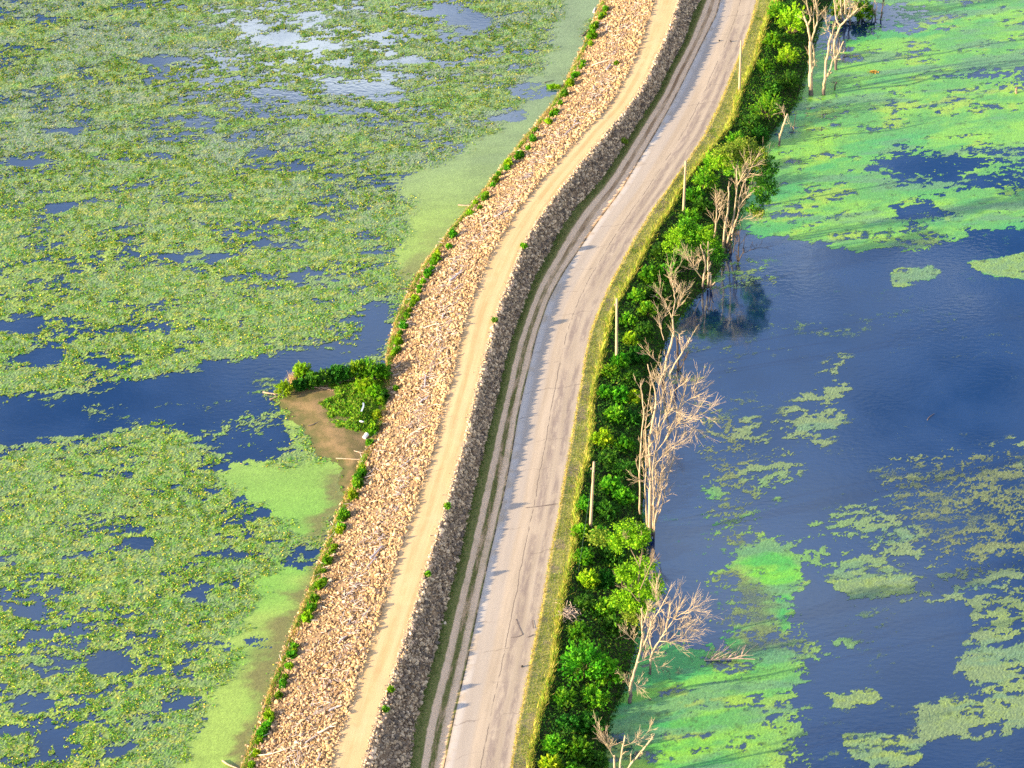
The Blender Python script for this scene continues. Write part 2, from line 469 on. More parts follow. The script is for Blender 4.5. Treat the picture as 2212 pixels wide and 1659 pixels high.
t = NT("bank_soil")
M_BANK = t.done(t.mix(t.ramp(t.noise(1.5, 5), 0.3, 0.7), (0.02, 0.03, 0.012), (0.05, 0.06, 0.025)), 0.95, 1.45, 0.1)

t = NT("gravel_track")
u, v = t.uv()
nf = t.noise(7.0, 6, 0.75); nl = t.noise(0.5, 4, 0.6, t.cmb(t.ma('MULTIPLY', u, 9.0), t.ma('MULTIPLY', v, 0.12)))
nc = t.noise(0.35, 3)
c = t.mix(t.ramp(nl, 0.35, 0.65), (0.56, 0.37, 0.175), (0.67, 0.46, 0.24))
c = t.mix(t.ramp(nf, 0.55, 0.8), c, (0.45, 0.33, 0.19))
c = t.mix(t.ma('MULTIPLY', t.ramp(nc, 0.5, 0.7), 0.35), c, (0.70, 0.50, 0.28))
c = t.mix(t.ramp(t.ma('ADD', u, t.ma('MULTIPLY', t.ma('SUBTRACT', t.noise(1.3, 4), .5), .25)), 0.84, 1.0, 0, 0.6), c, (0.45, 0.36, 0.27))
rutn = t.ma('ADD', u, t.ma('MULTIPLY', t.ma('SUBTRACT', t.noise(0.25, 3), .5), .10))
wheel = t.ma('MAXIMUM', t.band(rutn, 0.30, 0.05, 0.09), t.band(rutn, 0.70, 0.05, 0.09))
c = t.mix(t.ma('MULTIPLY', wheel, 0.30), c, (0.72, 0.52, 0.29))
c = t.mix(t.ma('MULTIPLY', t.band(rutn, 0.50, 0.03, 0.09), t.ramp(t.noise(0.6, 4), .4, .65, 0, .45)), c, (0.50, 0.34, 0.16))
c = t.mix(t.ma('MULTIPLY', t.ramp(t.noise(0.8, 5, .7), .58, .72), .35), c, (0.46, 0.32, 0.18))
t.bump(nf, 0.35, 0.04)
M_GRAVEL = t.done(c, 0.95, 1.45, 0.1)

t = NT("worn_concrete_road")
u, v = t.uv()
nw = t.noise(0.45, 4, 0.6); nf = t.noise(6.0, 6, 0.7)
nl = t.noise(0.6, 5, 0.62, t.cmb(t.ma('MULTIPLY', u, 10.0), t.ma('MULTIPLY', v, 0.10)))
c = t.mix(t.ramp(nl, 0.3, 0.7), (0.375, 0.305, 0.23), (0.485, 0.40, 0.305))
c = t.mix(t.ma('MULTIPLY', t.band(u, 0.07, 0.03, 0.06), t.ramp(nw, 0.35, 0.55)), c, (0.50, 0.45, 0.40))          # pale rubbed edge
c = t.mix(t.ma('MULTIPLY', t.band(u, 0.22, 0.08, 0.10), 0.5), c, (0.36, 0.33, 0.31))                              # grey lane: own grey plus levee shadow painted into the colour
st = t.noise(1.1, 6, 0.75, t.cmb(t.ma('MULTIPLY', u, 12.0), t.ma('MULTIPLY', v, 0.35)))
stain = t.ma('MULTIPLY', t.ma('MAXIMUM', t.band(u, 0.66, 0.03, 0.08), t.band(u, 0.87, 0.02, 0.06)), t.ma('MULTIPLY', t.ramp(st, 0.36, 0.58), t.ramp(t.noise(0.09, 2), 0.36, 0.52)))
c = t.mix(t.ma('MULTIPLY', stain, 0.6), c, (0.19, 0.145, 0.14))
# long crack and cross joints
wob = t.ma('MULTIPLY', t.ma('SUBTRACT', t.noise(0.35, 5, 0.7), 0.5), 0.09)
crack = t.ma('MULTIPLY', t.band(t.ma('ADD', u, wob), 0.55, 0.004, 0.006), t.ramp(nw, 0.38, 0.5))
vj = t.ma('ADD', v, t.ma('MULTIPLY', t.noise(0.5, 4), 2.2))
vj = t.ma('ADD', vj, t.ma('MULTIPLY', u, -1.8))
fr = t.ma('FRACT', t.ma('DIVIDE', vj, 5.3))
joint = t.ma('MULTIPLY', t.band(fr, 0.5, 0.006, 0.008), t.ramp(t.noise(0.22, 3), 0.45, 0.65, 0.0, 0.7))
c = t.mix(t.ma('MULTIPLY', t.ma('MAXIMUM', crack, joint), 0.8), c, (0.13, 0.10, 0.09))
c = t.mix(t.ma('MULTIPLY', t.ramp(nf, 0.55, 0.8), 0.5), c, (0.33, 0.27, 0.23))
t.bump(nf, 0.25, 0.02)
M_ROAD = t.done(c, 0.9, 1.45, 0.2)

# ------------------------------------------------------------------ ground, tracks, road, water
parts = [strip('A', 'B', 0.0, HC, 10, 0.25, 1), strip('C', 'D', HC, ZD, 6, 0.12, 2), strip('D', 'F', ZD, ZR, 8, 0.04, 3, sag=0.12),
         strip('G', 'H', ZR, ZV, 6, 0.03, 4), strip('H', 'I', ZV, 0.0, 6, 0.15, 5),
         strip('A', 'A', -1.2, 0.0, 2, off0=-4.0), strip('I', 'I', 0.0, -1.2, 2, off1=4.0)]
VV = []; FF = []; UU = []; MI = []; b0 = 0
for (V, F, U), mi in zip(parts, (0, 0, 1, 2, 3, 0, 3)):
    VV.append(V); FF.append(F + b0); UU.append(U); MI += [mi] * len(F); b0 += len(V)
g = link("ground", mesh_np("ground", np.vstack(VV), np.vstack(FF), uv=np.vstack(UU), smooth=True, mi=MI), [M_BED, M_DITCH, M_VERGE, M_BANK])
tag(g, "earth of the levee slopes, ditch, mown verge and bank along the road", "ground", kind='structure')
V, F, U = strip('B', 'C', HC, HC, 6, 0.05, 7)
tag(link("gravel_track", mesh_np("gravel_track", V, F, uv=U, smooth=True), M_GRAVEL), "smooth tan gravel track along the top of the levee", "track", kind='structure')
V, F, U = strip('F', 'G', ZR, ZR, 6, 0.0, 8, sag=-0.05)
road = tag(link("road", mesh_np("road", V, F, uv=U, smooth=True), M_ROAD), "worn pinkish grey paved road curving between levee and trees", "road", kind='structure')

S = 4500.0
tag(link("water", mesh_np("water", [(-S, -S, 0), (S, -S, 0), (S, S, 0), (-S, S, 0)], [(0, 1, 2, 3)]), W_MAT),
    "deep blue flooded water on both sides of the levee", "water", kind='structure')

def P0(pts): return np.array([onz(x, y, 0.0)[:2] for x, y in pts])

# spit of mud left of the levee
SPIT = P0(R4([(140, 640), (300, 600), (330, 520), (380, 430), (560, 420), (900, 380), (1100, 360), (1560, 300), (1640, 520), (1540, 800), (1400, 1100), (1300, 1350), (1180, 1659), (1050, 1800),
              (960, 1800), (900, 1640), (930, 1500), (890, 1400), (610, 1340), (560, 1220), (500, 1080), (400, 930), (270, 780)]))
WEEDS = P0(R4([(800, 480), (1100, 420), (1450, 430), (1480, 600), (1380, 900), (1290, 1060), (1150, 1080), (1040, 1060), (900, 1010), (780, 970), (690, 860), (640, 700), (760, 650), (850, 610)]))
gx, gy = np.meshgrid(np.arange(-36, -8, 0.25), np.arange(-28, 12, 0.25), indexing='ij')
sd = poly_sd(SPIT, gx, gy) + (fbm(gx * .6, gy * .6, 21) - .5) * 1.2
hz = np.clip(0.02 + sd * 0.09, -0.1, 0.30) + (fbm(gx * 1.5, gy * 1.5, 22) - .5) * 0.05
n0, n1 = gx.shape
i = np.arange(n0 - 1)[:, None]; j = np.arange(n1 - 1)[None, :]
F = np.stack([i * n1 + j, (i + 1) * n1 + j, (i + 1) * n1 + j + 1, i * n1 + j + 1], -1)
keep = (sd[:-1, :-1] > -0.8) & (gx[:-1, :-1] < lx('A', gy[:-1, :-1]) + 0.6)
V = np.stack([gx, gy, hz], -1).reshape(-1, 3)
t = NT("wet_mud")
n = t.noise(0.5, 6, 0.65); nf = t.noise(5.0, 6, 0.75)
c = t.mix(t.ramp(n, 0.35, 0.65), (0.15, 0.125, 0.045), (0.28, 0.19, 0.09))
c = t.mix(t.ramp(nf, 0.5, 0.72), c, (0.10, 0.10, 0.035))
zs = t.n.new('ShaderNodeSeparateXYZ'); t.l.new(t.pos(), zs.inputs[0])
rim = t.ramp(t.ma('ADD', zs.outputs[2], t.ma('MULTIPLY', t.ma('SUBTRACT', n, .5), .25)), 0.03, 0.16, 1.0, 0.0)
c = t.mix(t.ma('MULTIPLY', rim, .85), c, (0.105, 0.115, 0.035))      # algae and wet silt along the rim
t.bump(nf, 0.6, 0.05)
M_MUD = t.done(c, 0.8, 1.45, 0.3)
tag(link("mud_flat", mesh_np("mud_flat", V, F[keep], smooth=True), M_MUD), "brown mud spit reaching from the levee foot into the lake", "mud flat", kind='structure')

# ------------------------------------------------------------------ floating plants
ELL = lambda cx, cy, rx, ry: P0([(cx + rx * math.cos(a), cy + ry * math.sin(a)) for a in np.linspace(0, 2 * math.pi, 10, endpoint=False)])
CHANNEL = P0([(-60, 890), (0, 879), (60, 850), (150, 838), (290, 826), (457, 784), (580, 770), (650, 745), (770, 752), (786, 720), (800, 650), (850, 633), (858, 645), (838, 700), (834, 790), (640, 850),
              (576, 860), (600, 896), (652, 952), (658, 984), (580, 992), (509, 1000), (404, 962), (440, 930), (350, 903), (281, 928), (140, 953), (0, 976), (-60, 985)])
HOLES = [ELL(*e) for e in ((430, 555, 75, 15), (620, 527, 62, 9), (680, 605, 62, 12), (130, 448, 26, 8), (300, 1175, 30, 10), (20, 1210, 26, 12), (430, 1290, 38, 16), (70, 1325, 22, 10),
         (115, 1438, 62, 18), (235, 1435, 52, 25), (60, 1520, 46, 28), (100, 1605, 36, 10), (265, 1615, 36, 12), (310, 1562, 28, 10), (490, 1195, 42, 10), (600, 85, 48, 13), (690, 99, 66, 10), (865, 135, 60, 9), (780, 190, 75, 12), (735, 240, 55, 10), (850, 215, 40, 6), (930, 25, 60, 12), (980, 70, 45, 9), (545, 60, 40, 9), (700, 170, 30, 6),
         (1005, 45, 50, 25), (675, 42, 45, 12), (430, 268, 30, 10), (1150, 198, 45, 15), (1090, 250, 42, 12), (60, 350, 80, 8), (40, 700, 45, 22), (90, 770, 40, 22), (560, 330, 30, 8), (350, 130, 60, 8),
         (590, 200, 50, 8), (130, 285, 40, 8), (800, 545, 30, 6), (655, 1200, 40, 22), (560, 1390, 20, 8), (170, 1200, 26, 7), (390, 1520, 30, 9))]
VEIL = [P0(p) for p in ([(480, 20), (1080, 10), (1100, 120), (880, 170), (760, 260), (560, 280), (420, 180)], [(380, 230), (520, 200), (620, 300), (480, 330), (380, 300)])]
SMOOTH = [P0(p) for p in ([(1320, -40), (1215, -40), (1195, 60), (1180, 140), (1120, 190), (1120, 240), (1060, 285), (960, 350), (860, 390), (885, 450), (865, 520), (845, 590), (860, 625), (915, 600), (1070, 400), (1210, 225), (1270, 90)],
                          [(360, 1680), (440, 1580), (500, 1400), (555, 1270), (600, 1228), (700, 1215), (680, 1300), (620, 1450), (560, 1600), (535, 1690)],
                          [(450, 1040), (500, 1005), (590, 1000), (640, 990), (600, 880), (620, 890), (680, 985), (760, 1010), (760, 1080), (715, 1165), (640, 1185), (590, 1100)])]
P_OPEN = [P0(p) for p in ([(1560, 512), (1620, 500), (1680, 520), (1760, 532), (1900, 548), (2000, 538), (2100, 503), (2260, 480), (2330, 480), (2330, 900), (2150, 975), (2000, 1010), (1930, 1075), (1860, 1085), (1790, 1120), (1690, 1160), (1600, 1110),
                           (1560, 1240), (1500, 1390), (1380, 1410), (1380, 1000), (1400, 800), (1470, 650), (1560, 600)],
                          [(1700, 1292), (1735, 1210), (1800, 1225), (1900, 1285), (2000, 1288), (2092, 1312), (2112, 1375), (2062, 1440), (2100, 1480), (1995, 1515), (1990, 1600), (1900, 1625), (1870, 1680), (1740, 1680), (1732, 1480), (1760, 1440), (1840, 1392), (1722, 1362)],
                          [(1470, 1180), (1560, 1230), (1600, 1330), (1560, 1390), (1440, 1400), (1400, 1300)],
                          [(2000, 1600), (2300, 1570), (2300, 1690), (1950, 1690)])]
P_HALF = [P0(p) for p in ([(1840, 378), (1900, 340), (1960, 320), (2100, 325), (2300, 300), (2300, 410), (2130, 395), (2080, 425), (2000, 410), (1930, 395)],
                          [(1760, 20), (1900, 10), (1990, 20), (1960, 60), (1850, 80), (1800, 130), (1755, 120)],
                          [(2040, 170), (2110, 150), (2240, 150), (2240, 180), (2110, 175)], [(1930, 460), (1990, 440), (2030, 460), (1960, 475)])]
P_PATCH = [P0(p) for p in ([(1720, 1140), (1880, 1090), (1990, 1010), (2150, 975), (2330, 900), (2330, 1230), (2060, 1300), (1890, 1280), (1780, 1240)], [(1530, 920), (1620, 900), (1640, 1100), (1600, 1190), (1540, 1150)],
                           [(1790, 800), (1820, 770), (1850, 860), (1690, 1060), (1640, 1100), (1610, 1000)])]
P_FILM = [P0(p) for p in ([(1530, 1230), (1600, 1200), (1660, 1260), (1705, 1300), (1700, 1410), (1600, 1410), (1565, 1330)], [(1530, 880), (1610, 900), (1640, 1000), (1600, 1190), (1535, 1150)], [(1880, 1010), (2230, 960), (2300, 1180), (2080, 1240), (1960, 1150)],
                          [(1500, 600), (1560, 590), (1600, 560), (1690, 560), (1660, 610), (1560, 640)], [(1400, 760), (1520, 805), (1530, 830), (1420, 840)])]
P_ISLE = [P0(p) for p in ([(1580, 1215), (1650, 1175), (1730, 1205), (1740, 1265), (1690, 1290), (1640, 1260)], [(1690, 1270), (1705, 1290), (1710, 1350), (1690, 1360), (1665, 1320)], [(1780, 1240), (1880, 1215), (1960, 1240), (1970, 1280), (1830, 1300)],
                          [(1790, 1500), (1880, 1490), (1905, 1520), (1800, 1535)], [(1830, 1590), (1960, 1590), (1990, 1640), (1900, 1660), (1840, 1640)], [(1930, 585), (2010, 575), (2035, 605), (1930, 620)], [(2080, 560), (2230, 545), (2230, 610), (2130, 600)],
                          [(1980, 1545), (2060, 1500), (2080, 1560), (2020, 1580)])]
def maxsd(L, X, Y):
    r = np.full(X.shape, -99.0)
    for P in L: r = np.maximum(r, poly_sd(P, X, Y))
    return r
DX, DY = 0.17, 0.22
def coarse(fn, xs, ys):
    """evaluate a field on a coarse lattice and interpolate to the fine one"""
    cx = np.arange(xs[0] - 1, xs[-1] + 2, 0.55); cy = np.arange(ys[0] - 1, ys[-1] + 2, 0.55)
    GX, GY = np.meshgrid(cx, cy, indexing='ij'); f = fn(GX, GY)
    ix = (xs - cx[0]) / 0.55; iy = (ys - cy[0]) / 0.55
    x0 = ix.astype(int); y0 = iy.astype(int); fx = (ix - x0)[:, None]; fy = (iy - y0)[None, :]
    return (f[x0][:, y0] * (1 - fx) + f[x0 + 1][:, y0] * fx) * (1 - fy) + (f[x0][:, y0 + 1] * (1 - fx) + f[x0 + 1][:, y0 + 1] * fx) * fy
def half_width(Y):
    return 1106.0 / PF * np.hypot(Y - CAM[1], HCAM) * 1.0 + 14.0
def lerp3(a, b, t):
    return np.asarray(a) * (1 - t[..., None]) + np.asarray(b) * t[..., None]
def mat_mesh(xs, ys, side):
    X, Y = np.meshgrid(xs, ys, indexing='ij')
    X = X + (rng.random(X.shape) - .5) * DX * .6; Y = Y + (rng.random(X.shape) - .5) * DY * .6
    Xt = X + 0.22 * Y                                  # drift lines lie a little aslant
    Xs = X * 0.55; Ys = (Y - 0.16 * X)
    big = uni(fbm(Xs * .10, Ys * .12, 31, 3)); mid = uni(fbm(Xs * .35, Ys * .40, 41, 5, .62)); fine = uni(fbm(Xs * 1.6, Ys * 1.5, 51, 4, .7)); tiny = rng.random(X.shape)
    if side < 0:
        sd = coarse(lambda a, b: poly_sd(CHANNEL, a, b), xs, ys)
        so = sstep(-2.0, 1.6, sd)
        ho = sstep(-1.3, 1.0, coarse(lambda a, b: maxsd(HOLES, a, b), xs, ys))
        ve = sstep(-6, 3, coarse(lambda a, b: maxsd(VEIL, a, b), xs, ys))
        sm = sstep(-1.4, 1.2, coarse(lambda a, b: maxsd(SMOOTH, a, b), xs, ys) + (mid - .5) * 2.5)
        shore = lx('A', ys)[None, :] - X
        spit = coarse(lambda a, b: poly_sd(SPIT, a, b), xs, ys)
        cov = 0.91 - 0.10 * ve - 0.14 * sstep(.6, .95, big)
        cov = cov * (1 - so) + (0.10 + .16 * sstep(0.5, .9, big)) * so
        cov = cov * (1 - .80 * ho)
        cov = np.maximum(cov, sm * .99 * (1 - .8 * ho))
        pres = uni(0.42 * mid + 0.36 * fine + .22 * tiny)
        alpha = sstep(-.05, .16, cov - pres)
        alpha = np.maximum(alpha, sm * .9 * (pres < cov))
        keep = (pres < cov + .05) & (shore > -0.15) & (spit < 0.4)
        grey = np.array([0.165, 0.265, 0.075]); yel = np.array([0.36, 0.38, 0.055]); green = np.array([0.12, 0.29, 0.035]); lime = np.array([0.31, 0.42, 0.05]); olive = np.array([0.14, 0.17, 0.035])
        c = lerp3(grey, lime, sstep(.35, .9, mid * .6 + big * .4) * .8)
        c = lerp3(c, yel, sstep(.62, .95, fine) * .75)
        c = lerp3(c, green, sstep(.75, .98, uni(fbm(Xs * 1.1, Ys * 1.1, 61, 4))) * .7)
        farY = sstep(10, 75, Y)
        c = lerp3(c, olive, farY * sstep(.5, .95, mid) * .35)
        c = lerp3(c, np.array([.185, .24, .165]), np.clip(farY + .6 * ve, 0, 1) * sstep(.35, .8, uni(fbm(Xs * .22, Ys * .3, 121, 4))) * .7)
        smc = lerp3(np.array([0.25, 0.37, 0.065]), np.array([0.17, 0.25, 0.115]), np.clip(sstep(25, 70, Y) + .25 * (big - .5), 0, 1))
        smc = smc * (0.9 + .2 * mid[..., None])
        brown = np.array([0.16, 0.13, 0.045])
        nearY = sstep(-5, -30, Y)
        smc = lerp3(smc, np.array([0.15, 0.38, 0.04]), nearY * sstep(.3, .8, big) * .7)
        smc = lerp3(smc, brown, sstep(3.2, .6, shore + (mid - .5) * 3) * .8 * sstep(45, 15, Y))
        c = lerp3(c, smc, sm)
        rough = 0.065 * (1 - sm) + 0.004
    else:
        op = sstep(-1.8, 1.4, coarse(lambda a, b: maxsd(P_OPEN, a, b), xs, ys))
        hf = sstep(-2.2, 1.5, coarse(lambda a, b: maxsd(P_HALF, a, b), xs, ys))
        pa = sstep(-3, 3, coarse(lambda a, b: maxsd(P_PATCH, a, b), xs, ys))
        il = coarse(lambda a, b: maxsd(P_ISLE, a, b), xs, ys) + (mid - .5) * 1.6
        isl = sstep(-0.4, 0.3, il)
        isg = sstep(-0.4, 0.6, coarse(lambda a, b: maxsd(P_ISLE[:2], a, b), xs, ys) + (mid - .5) * 1.6)
        shore = X - lx('I', ys)[None, :]
        cov = np.full(X.shape, 0.965)
        lowr = sstep(-12, -25, Y) * sstep(24, 34, X)
        cov = cov - .13 * lowr
        cov = cov * (1 - hf) + .42 * hf
        cov = cov * (1 - op) + (.045 + .05 * sstep(.55, .9, big)) * op
        cov = np.where(pa > 0, np.maximum(cov * (1 - pa), 0.52 * pa), cov)
        cov = np.maximum(cov, isl * .97)
        fi = sstep(-2.0, 2.5, coarse(lambda a, b: maxsd(P_FILM, a, b), xs, ys) + (mid - .5) * 4)
        cov = np.maximum(cov, .68 * fi)
        pres = uni(0.40 * mid + 0.42 * fine + .18 * tiny)
        pres = np.where(fi > .3, uni(.25 * mid + .4 * fine + .35 * tiny), pres)
        alpha = sstep(-.08, .22, cov - pres)
        alpha = alpha * (1 - .45 * fi * (1 - isl))
        keep = (pres < cov + .08) & (shore > -0.2)
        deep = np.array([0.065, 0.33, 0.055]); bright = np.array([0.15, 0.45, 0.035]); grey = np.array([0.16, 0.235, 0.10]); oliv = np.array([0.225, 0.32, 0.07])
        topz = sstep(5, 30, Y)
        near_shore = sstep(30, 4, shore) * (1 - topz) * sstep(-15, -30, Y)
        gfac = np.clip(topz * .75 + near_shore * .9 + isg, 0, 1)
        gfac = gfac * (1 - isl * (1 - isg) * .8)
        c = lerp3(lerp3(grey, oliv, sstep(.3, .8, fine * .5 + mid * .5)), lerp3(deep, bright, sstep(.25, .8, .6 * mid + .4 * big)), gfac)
        lit_drift = uni(fbm((X * .10 + Y * .0), (Y - .33 * X) * .30, 131, 5, .6)); shade_drift = uni(fbm(X * .05, (Y - .33 * X) * .12, 141, 4, .6))  # bands along the cast shadow direction, for painted tree shade and sun gaps
        c = lerp3(c, np.array([.035, .30, .085]), gfac * sstep(.35, .75, shade_drift) * .75)  # tree shadow bands painted in as emerald
        c = lerp3(c, np.array([.26, .52, .03]), gfac * sstep(.66, .95, lit_drift) * .55)  # sunlit gaps between the tree shadows painted in as lime
        c = lerp3(c, np.array([.11, .23, .13]), sstep(.62, .95, uni(fbm(Xs * .22, Ys * .5, 71, 4))) * .65)
        alpha = alpha * (1 - .30 * sstep(.6, .9, uni(fbm(Xs * .22, Ys * .5, 71, 4))))
        c = lerp3(c, np.array([.32, .40, .04]), sstep(.8, .97, mid) * gfac * .6)
        c = lerp3(c, np.array([.03, .06, .02]), sstep(.90, .99, fine) * .6)
        c = lerp3(c, np.array([.185, .225, .085]) , fi * (1 - isg) * .8)
        rough = 0.012 + 0.02 * (1 - gfac)
    c = c * (0.86 + 0.28 * tiny[..., None])
    c = np.concatenate([c, alpha[..., None]], -1)
    hw = half_width(Y)
    keep &= np.abs(X) < hw
    Z = 0.014 + rough * rng.random(X.shape) * 1.0
    n1 = X.shape[1]
    k = keep[:-1, :-1] & keep[1:, 1:] if False else keep[:-1, :-1]
    i, j = np.nonzero(k)
    F = np.stack([i * n1 + j, (i + 1) * n1 + j, (i + 1) * n1 + j + 1, i * n1 + j + 1], -1)
    used, inv = np.unique(F.ravel(), return_inverse=True)
    V = np.stack([X, Y, Z], -1).reshape(-1, 3)[used]
    return V, inv.reshape(-1, 4), c.reshape(-1, 4)[used], (X, Y, cov, keep, mid, big, fine, sm if side < 0 else op)
ysm = np.arange(-84.0, 118.0, DY)
V, F, c, LF = mat_mesh(np.arange(-100.0, 26.0, DX), ysm, -1)
tag(link("duckweed", mesh_np("duckweed", V, F, c), DUCK_MAT), "patchy yellow green floating plant mat covering the lake beside the levee", "floating plants", kind='stuff')
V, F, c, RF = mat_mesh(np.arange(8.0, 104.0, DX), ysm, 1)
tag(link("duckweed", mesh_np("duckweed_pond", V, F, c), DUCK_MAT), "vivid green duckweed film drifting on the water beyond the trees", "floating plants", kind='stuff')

# raised leaves of the lake plants
X, Y, cov, keep, mid, big, fine, sm = LF
clump = uni(fbm(X * 1.3, Y * 1.0, 111, 4, .7))
w = keep * (1 - sm) * (.12 + sstep(.4, .92, clump)) * (0.7 + .5 * sstep(.3, .8, big)) * (cov > .5) * (np.abs(X) < half_width(Y) - 6)
w = (w / w.sum()).ravel()
idx = rng.choice(w.size, 230000, p=w)
n = len(idx)
P = np.stack([X.ravel()[idx] + rng.normal(0, .09, n), Y.ravel()[idx] + rng.normal(0, .09, n), 0.04 + .09 * rng.random(n)], -1)
nr = unit(np.stack([rng.normal(-.12, .45, n), rng.normal(-.06, .45, n), np.ones(n)], -1))
ax = np.cross(nr, rng.normal(0, 1, (n, 3)))
pal = np.array([(0.11, 0.24, 0.02), (0.24, 0.34, 0.03), (0.46, 0.44, 0.04), (0.04, 0.19, 0.02), (0.60, 0.46, 0.12), (0.14, 0.34, 0.03)])
ci = rng.choice(6, n, p=[.25, .25, .11, .22, .02, .15])
far = sstep(20, 70, P[:, 1])[:, None]
cc = pal[ci] * (0.7 + .6 * rng.random((n, 1))) * (1 - .25 * far)
V, F, cc = leaf_quads(P, ax, nr, .13 + .17 * rng.random(n), .10 + .10 * rng.random(n), cc)
tag(link("lily_leaves", mesh_np("lily_leaves", V, F, cc), LILY_MAT), "small upright yellow green leaves standing above the lake plant mat", "water plants", kind='stuff')

# ------------------------------------------------------------------ riprap
ICO_V = []
ph = (1 + 5 ** .5) / 2
for s1 in (-1, 1):
    for s2 in (-ph, ph):
        ICO_V += [(0, s1, s2), (s1, s2, 0), (s2, 0, s1)]
ICO_V = np.array(ICO_V); ICO_V /= np.linalg.norm(ICO_V[0])
def _hull():
    F = []
    el = 1.0514622
    for a in range(12):
        for b in range(a + 1, 12):
            for c_ in range(b + 1, 12):
                p, q, r = ICO_V[[a, b, c_]]
                if max(abs(np.linalg.norm(p - q) - el), abs(np.linalg.norm(q - r) - el), abs(np.linalg.norm(p - r) - el)) < 1e-3:
                    F.append((a, b, c_) if np.dot(np.cross(q - p, r - p), p) > 0 else (a, c_, b))
    return np.array(F)
ICO_F = _hull()
def rot_mats(n):
    q = unit(rng.normal(0, 1, (n, 4)))
    w_, x, y, z = q.T
    return np.stack([np.stack([1 - 2 * (y * y + z * z), 2 * (x * y - z * w_), 2 * (x * z + y * w_)], -1),
                     np.stack([2 * (x * y + z * w_), 1 - 2 * (x * x + z * z), 2 * (y * z - x * w_)], -1),
                     np.stack([2 * (x * z - y * w_), 2 * (y * z + x * w_), 1 - 2 * (x * x + y * y)], -1)], 1)
def rock_field(P, size, colr):
    n = len(P)
    sc = size[:, None] * (0.35 + 1.0 * rng.random((n, 3)))
    V = ICO_V[None] * (1 + rng.normal(0, .17, (n, 12, 1)))
    V = np.einsum('nij,nkj->nki', rot_mats(n), V * sc[:, None, :]) + P[:, None, :]
    F = (ICO_F[None] + 12 * np.arange(n)[:, None, None]).reshape(-1, 3)
    return V.reshape(-1, 3), F, np.repeat(colr, 12, axis=0)
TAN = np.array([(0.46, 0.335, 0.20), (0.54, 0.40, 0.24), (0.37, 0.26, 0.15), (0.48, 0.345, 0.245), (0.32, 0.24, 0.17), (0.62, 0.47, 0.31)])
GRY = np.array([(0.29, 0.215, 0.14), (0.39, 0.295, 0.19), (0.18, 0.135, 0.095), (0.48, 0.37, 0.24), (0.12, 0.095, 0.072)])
ylo, yhi = -90.0, 122.0
n = 72000
Yr = rng.uniform(ylo, yhi, n); tr_ = rng.uniform(-.04, 1.03, n)
Xr = lx('A', Yr) + (lx('B', Yr) - lx('A', Yr)) * tr_
sz = 0.06 + .155 * rng.random(n) ** 3.0
sz *= 1 + .25 * (np.abs(tr_ - .9) < .1)
pt = fbm(Xr * .35, Yr * .35, 81); pt = np.clip((pt - .35) / .3, 0, 1)
ci = rng.choice(6, n)
cr = TAN[ci] * np.array([.98, .93, .78]) * (0.70 + .6 * rng.random((n, 1)))
cr = lerp3(cr, cr * np.array([.82, .76, .80]), (1 - pt) * .5)
P = np.stack([Xr, Yr, ground_z(Xr, Yr) + sz * (.05 + .4 * rng.random(n))], -1)
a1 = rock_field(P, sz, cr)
n = 24000
Yr = rng.uniform(ylo, yhi, n); tr_ = rng.uniform(-.10, 1.06, n)
Xr = lx('C', Yr) + (lx('D', Yr) - lx('C', Yr)) * tr_
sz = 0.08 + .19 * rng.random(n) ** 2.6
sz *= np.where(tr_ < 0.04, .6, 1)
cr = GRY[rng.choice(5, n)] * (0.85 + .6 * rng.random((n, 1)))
cr = np.where((tr_ < .16 + .1 * rng.random(n))[:, None], TAN[rng.choice(6, n)] * 1.2, cr)  # tan spill stones by the crest, sunlit tone put into their colour
P = np.stack([Xr, Yr, ground_z(Xr, Yr) + sz * (.05 + .4 * rng.random(n))], -1)
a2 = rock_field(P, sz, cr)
n = 3200
Yr = rng.uniform(ylo, yhi, n); left = rng.random(n) < .55; off = np.abs(rng.normal(0, .28, n))
Xr = np.where(left, lx('B', Yr) + off, lx('C', Yr) - off)
sz = .035 + .06 * rng.random(n) ** 2
a3 = rock_field(np.stack([Xr, Yr, np.full(n, HC) + sz * .3], -1), sz, TAN[rng.choice(6, n)] * (.7 + .5 * rng.random((n, 1))))
a2 = (np.vstack([a2[0], a3[0]]), np.vstack([a2[1], a3[1] + len(a2[0])]), np.vstack([a2[2], a3[2]]))
tag(link("riprap", mesh_np("riprap", np.vstack([a1[0], a2[0]]), np.vstack([a1[1], a2[1] + len(a1[0])]), np.vstack([a1[2], a2[2]])), ROCK_MAT),
    "dense broken stone covering both slopes of the levee", "riprap", kind='stuff')
# the largest stones one by one
def boulder_meshes(pal, name, k=8):
    out = []
    for i in range(k):
        V, F, cc = rock_field(np.zeros((1, 3)), np.array([0.30]), pal[rng.choice(len(pal), 1)])
        out.append(mesh_np(name, V, F, cc))
    return out
bm1 = boulder_meshes(TAN, "stone_tan"); bm2 = boulder_meshes(GRY, "stone_grey")
def boulders(meshes, k0, k1, n, label, group, tlo, thi):
    for i in range(n):
        Yb = -66 + 120 * random.random() ** 1.7; tt = random.uniform(tlo, thi)
        Xb = lx(k0, Yb) + (lx(k1, Yb) - lx(k0, Yb)) * tt
        o = link("boulder", meshes[i % len(meshes)], ROCK_MAT)
        o.location = (Xb, Yb, float(ground_z(Xb, Yb)) + 0.14); o.rotation_euler = (random.random() * 6, random.random() * 6, random.random() * 6)
        s_ = random.uniform(.6, 1.1); o.scale = (s_, s_ * random.uniform(.8, 1.1), s_)
        tag(o, label, "stone", group)
boulders(bm1, 'A', 'B', 150, "large pale tan stone on the sunlit lake side slope of the levee", "large stones on the lake slope", .05, .97)
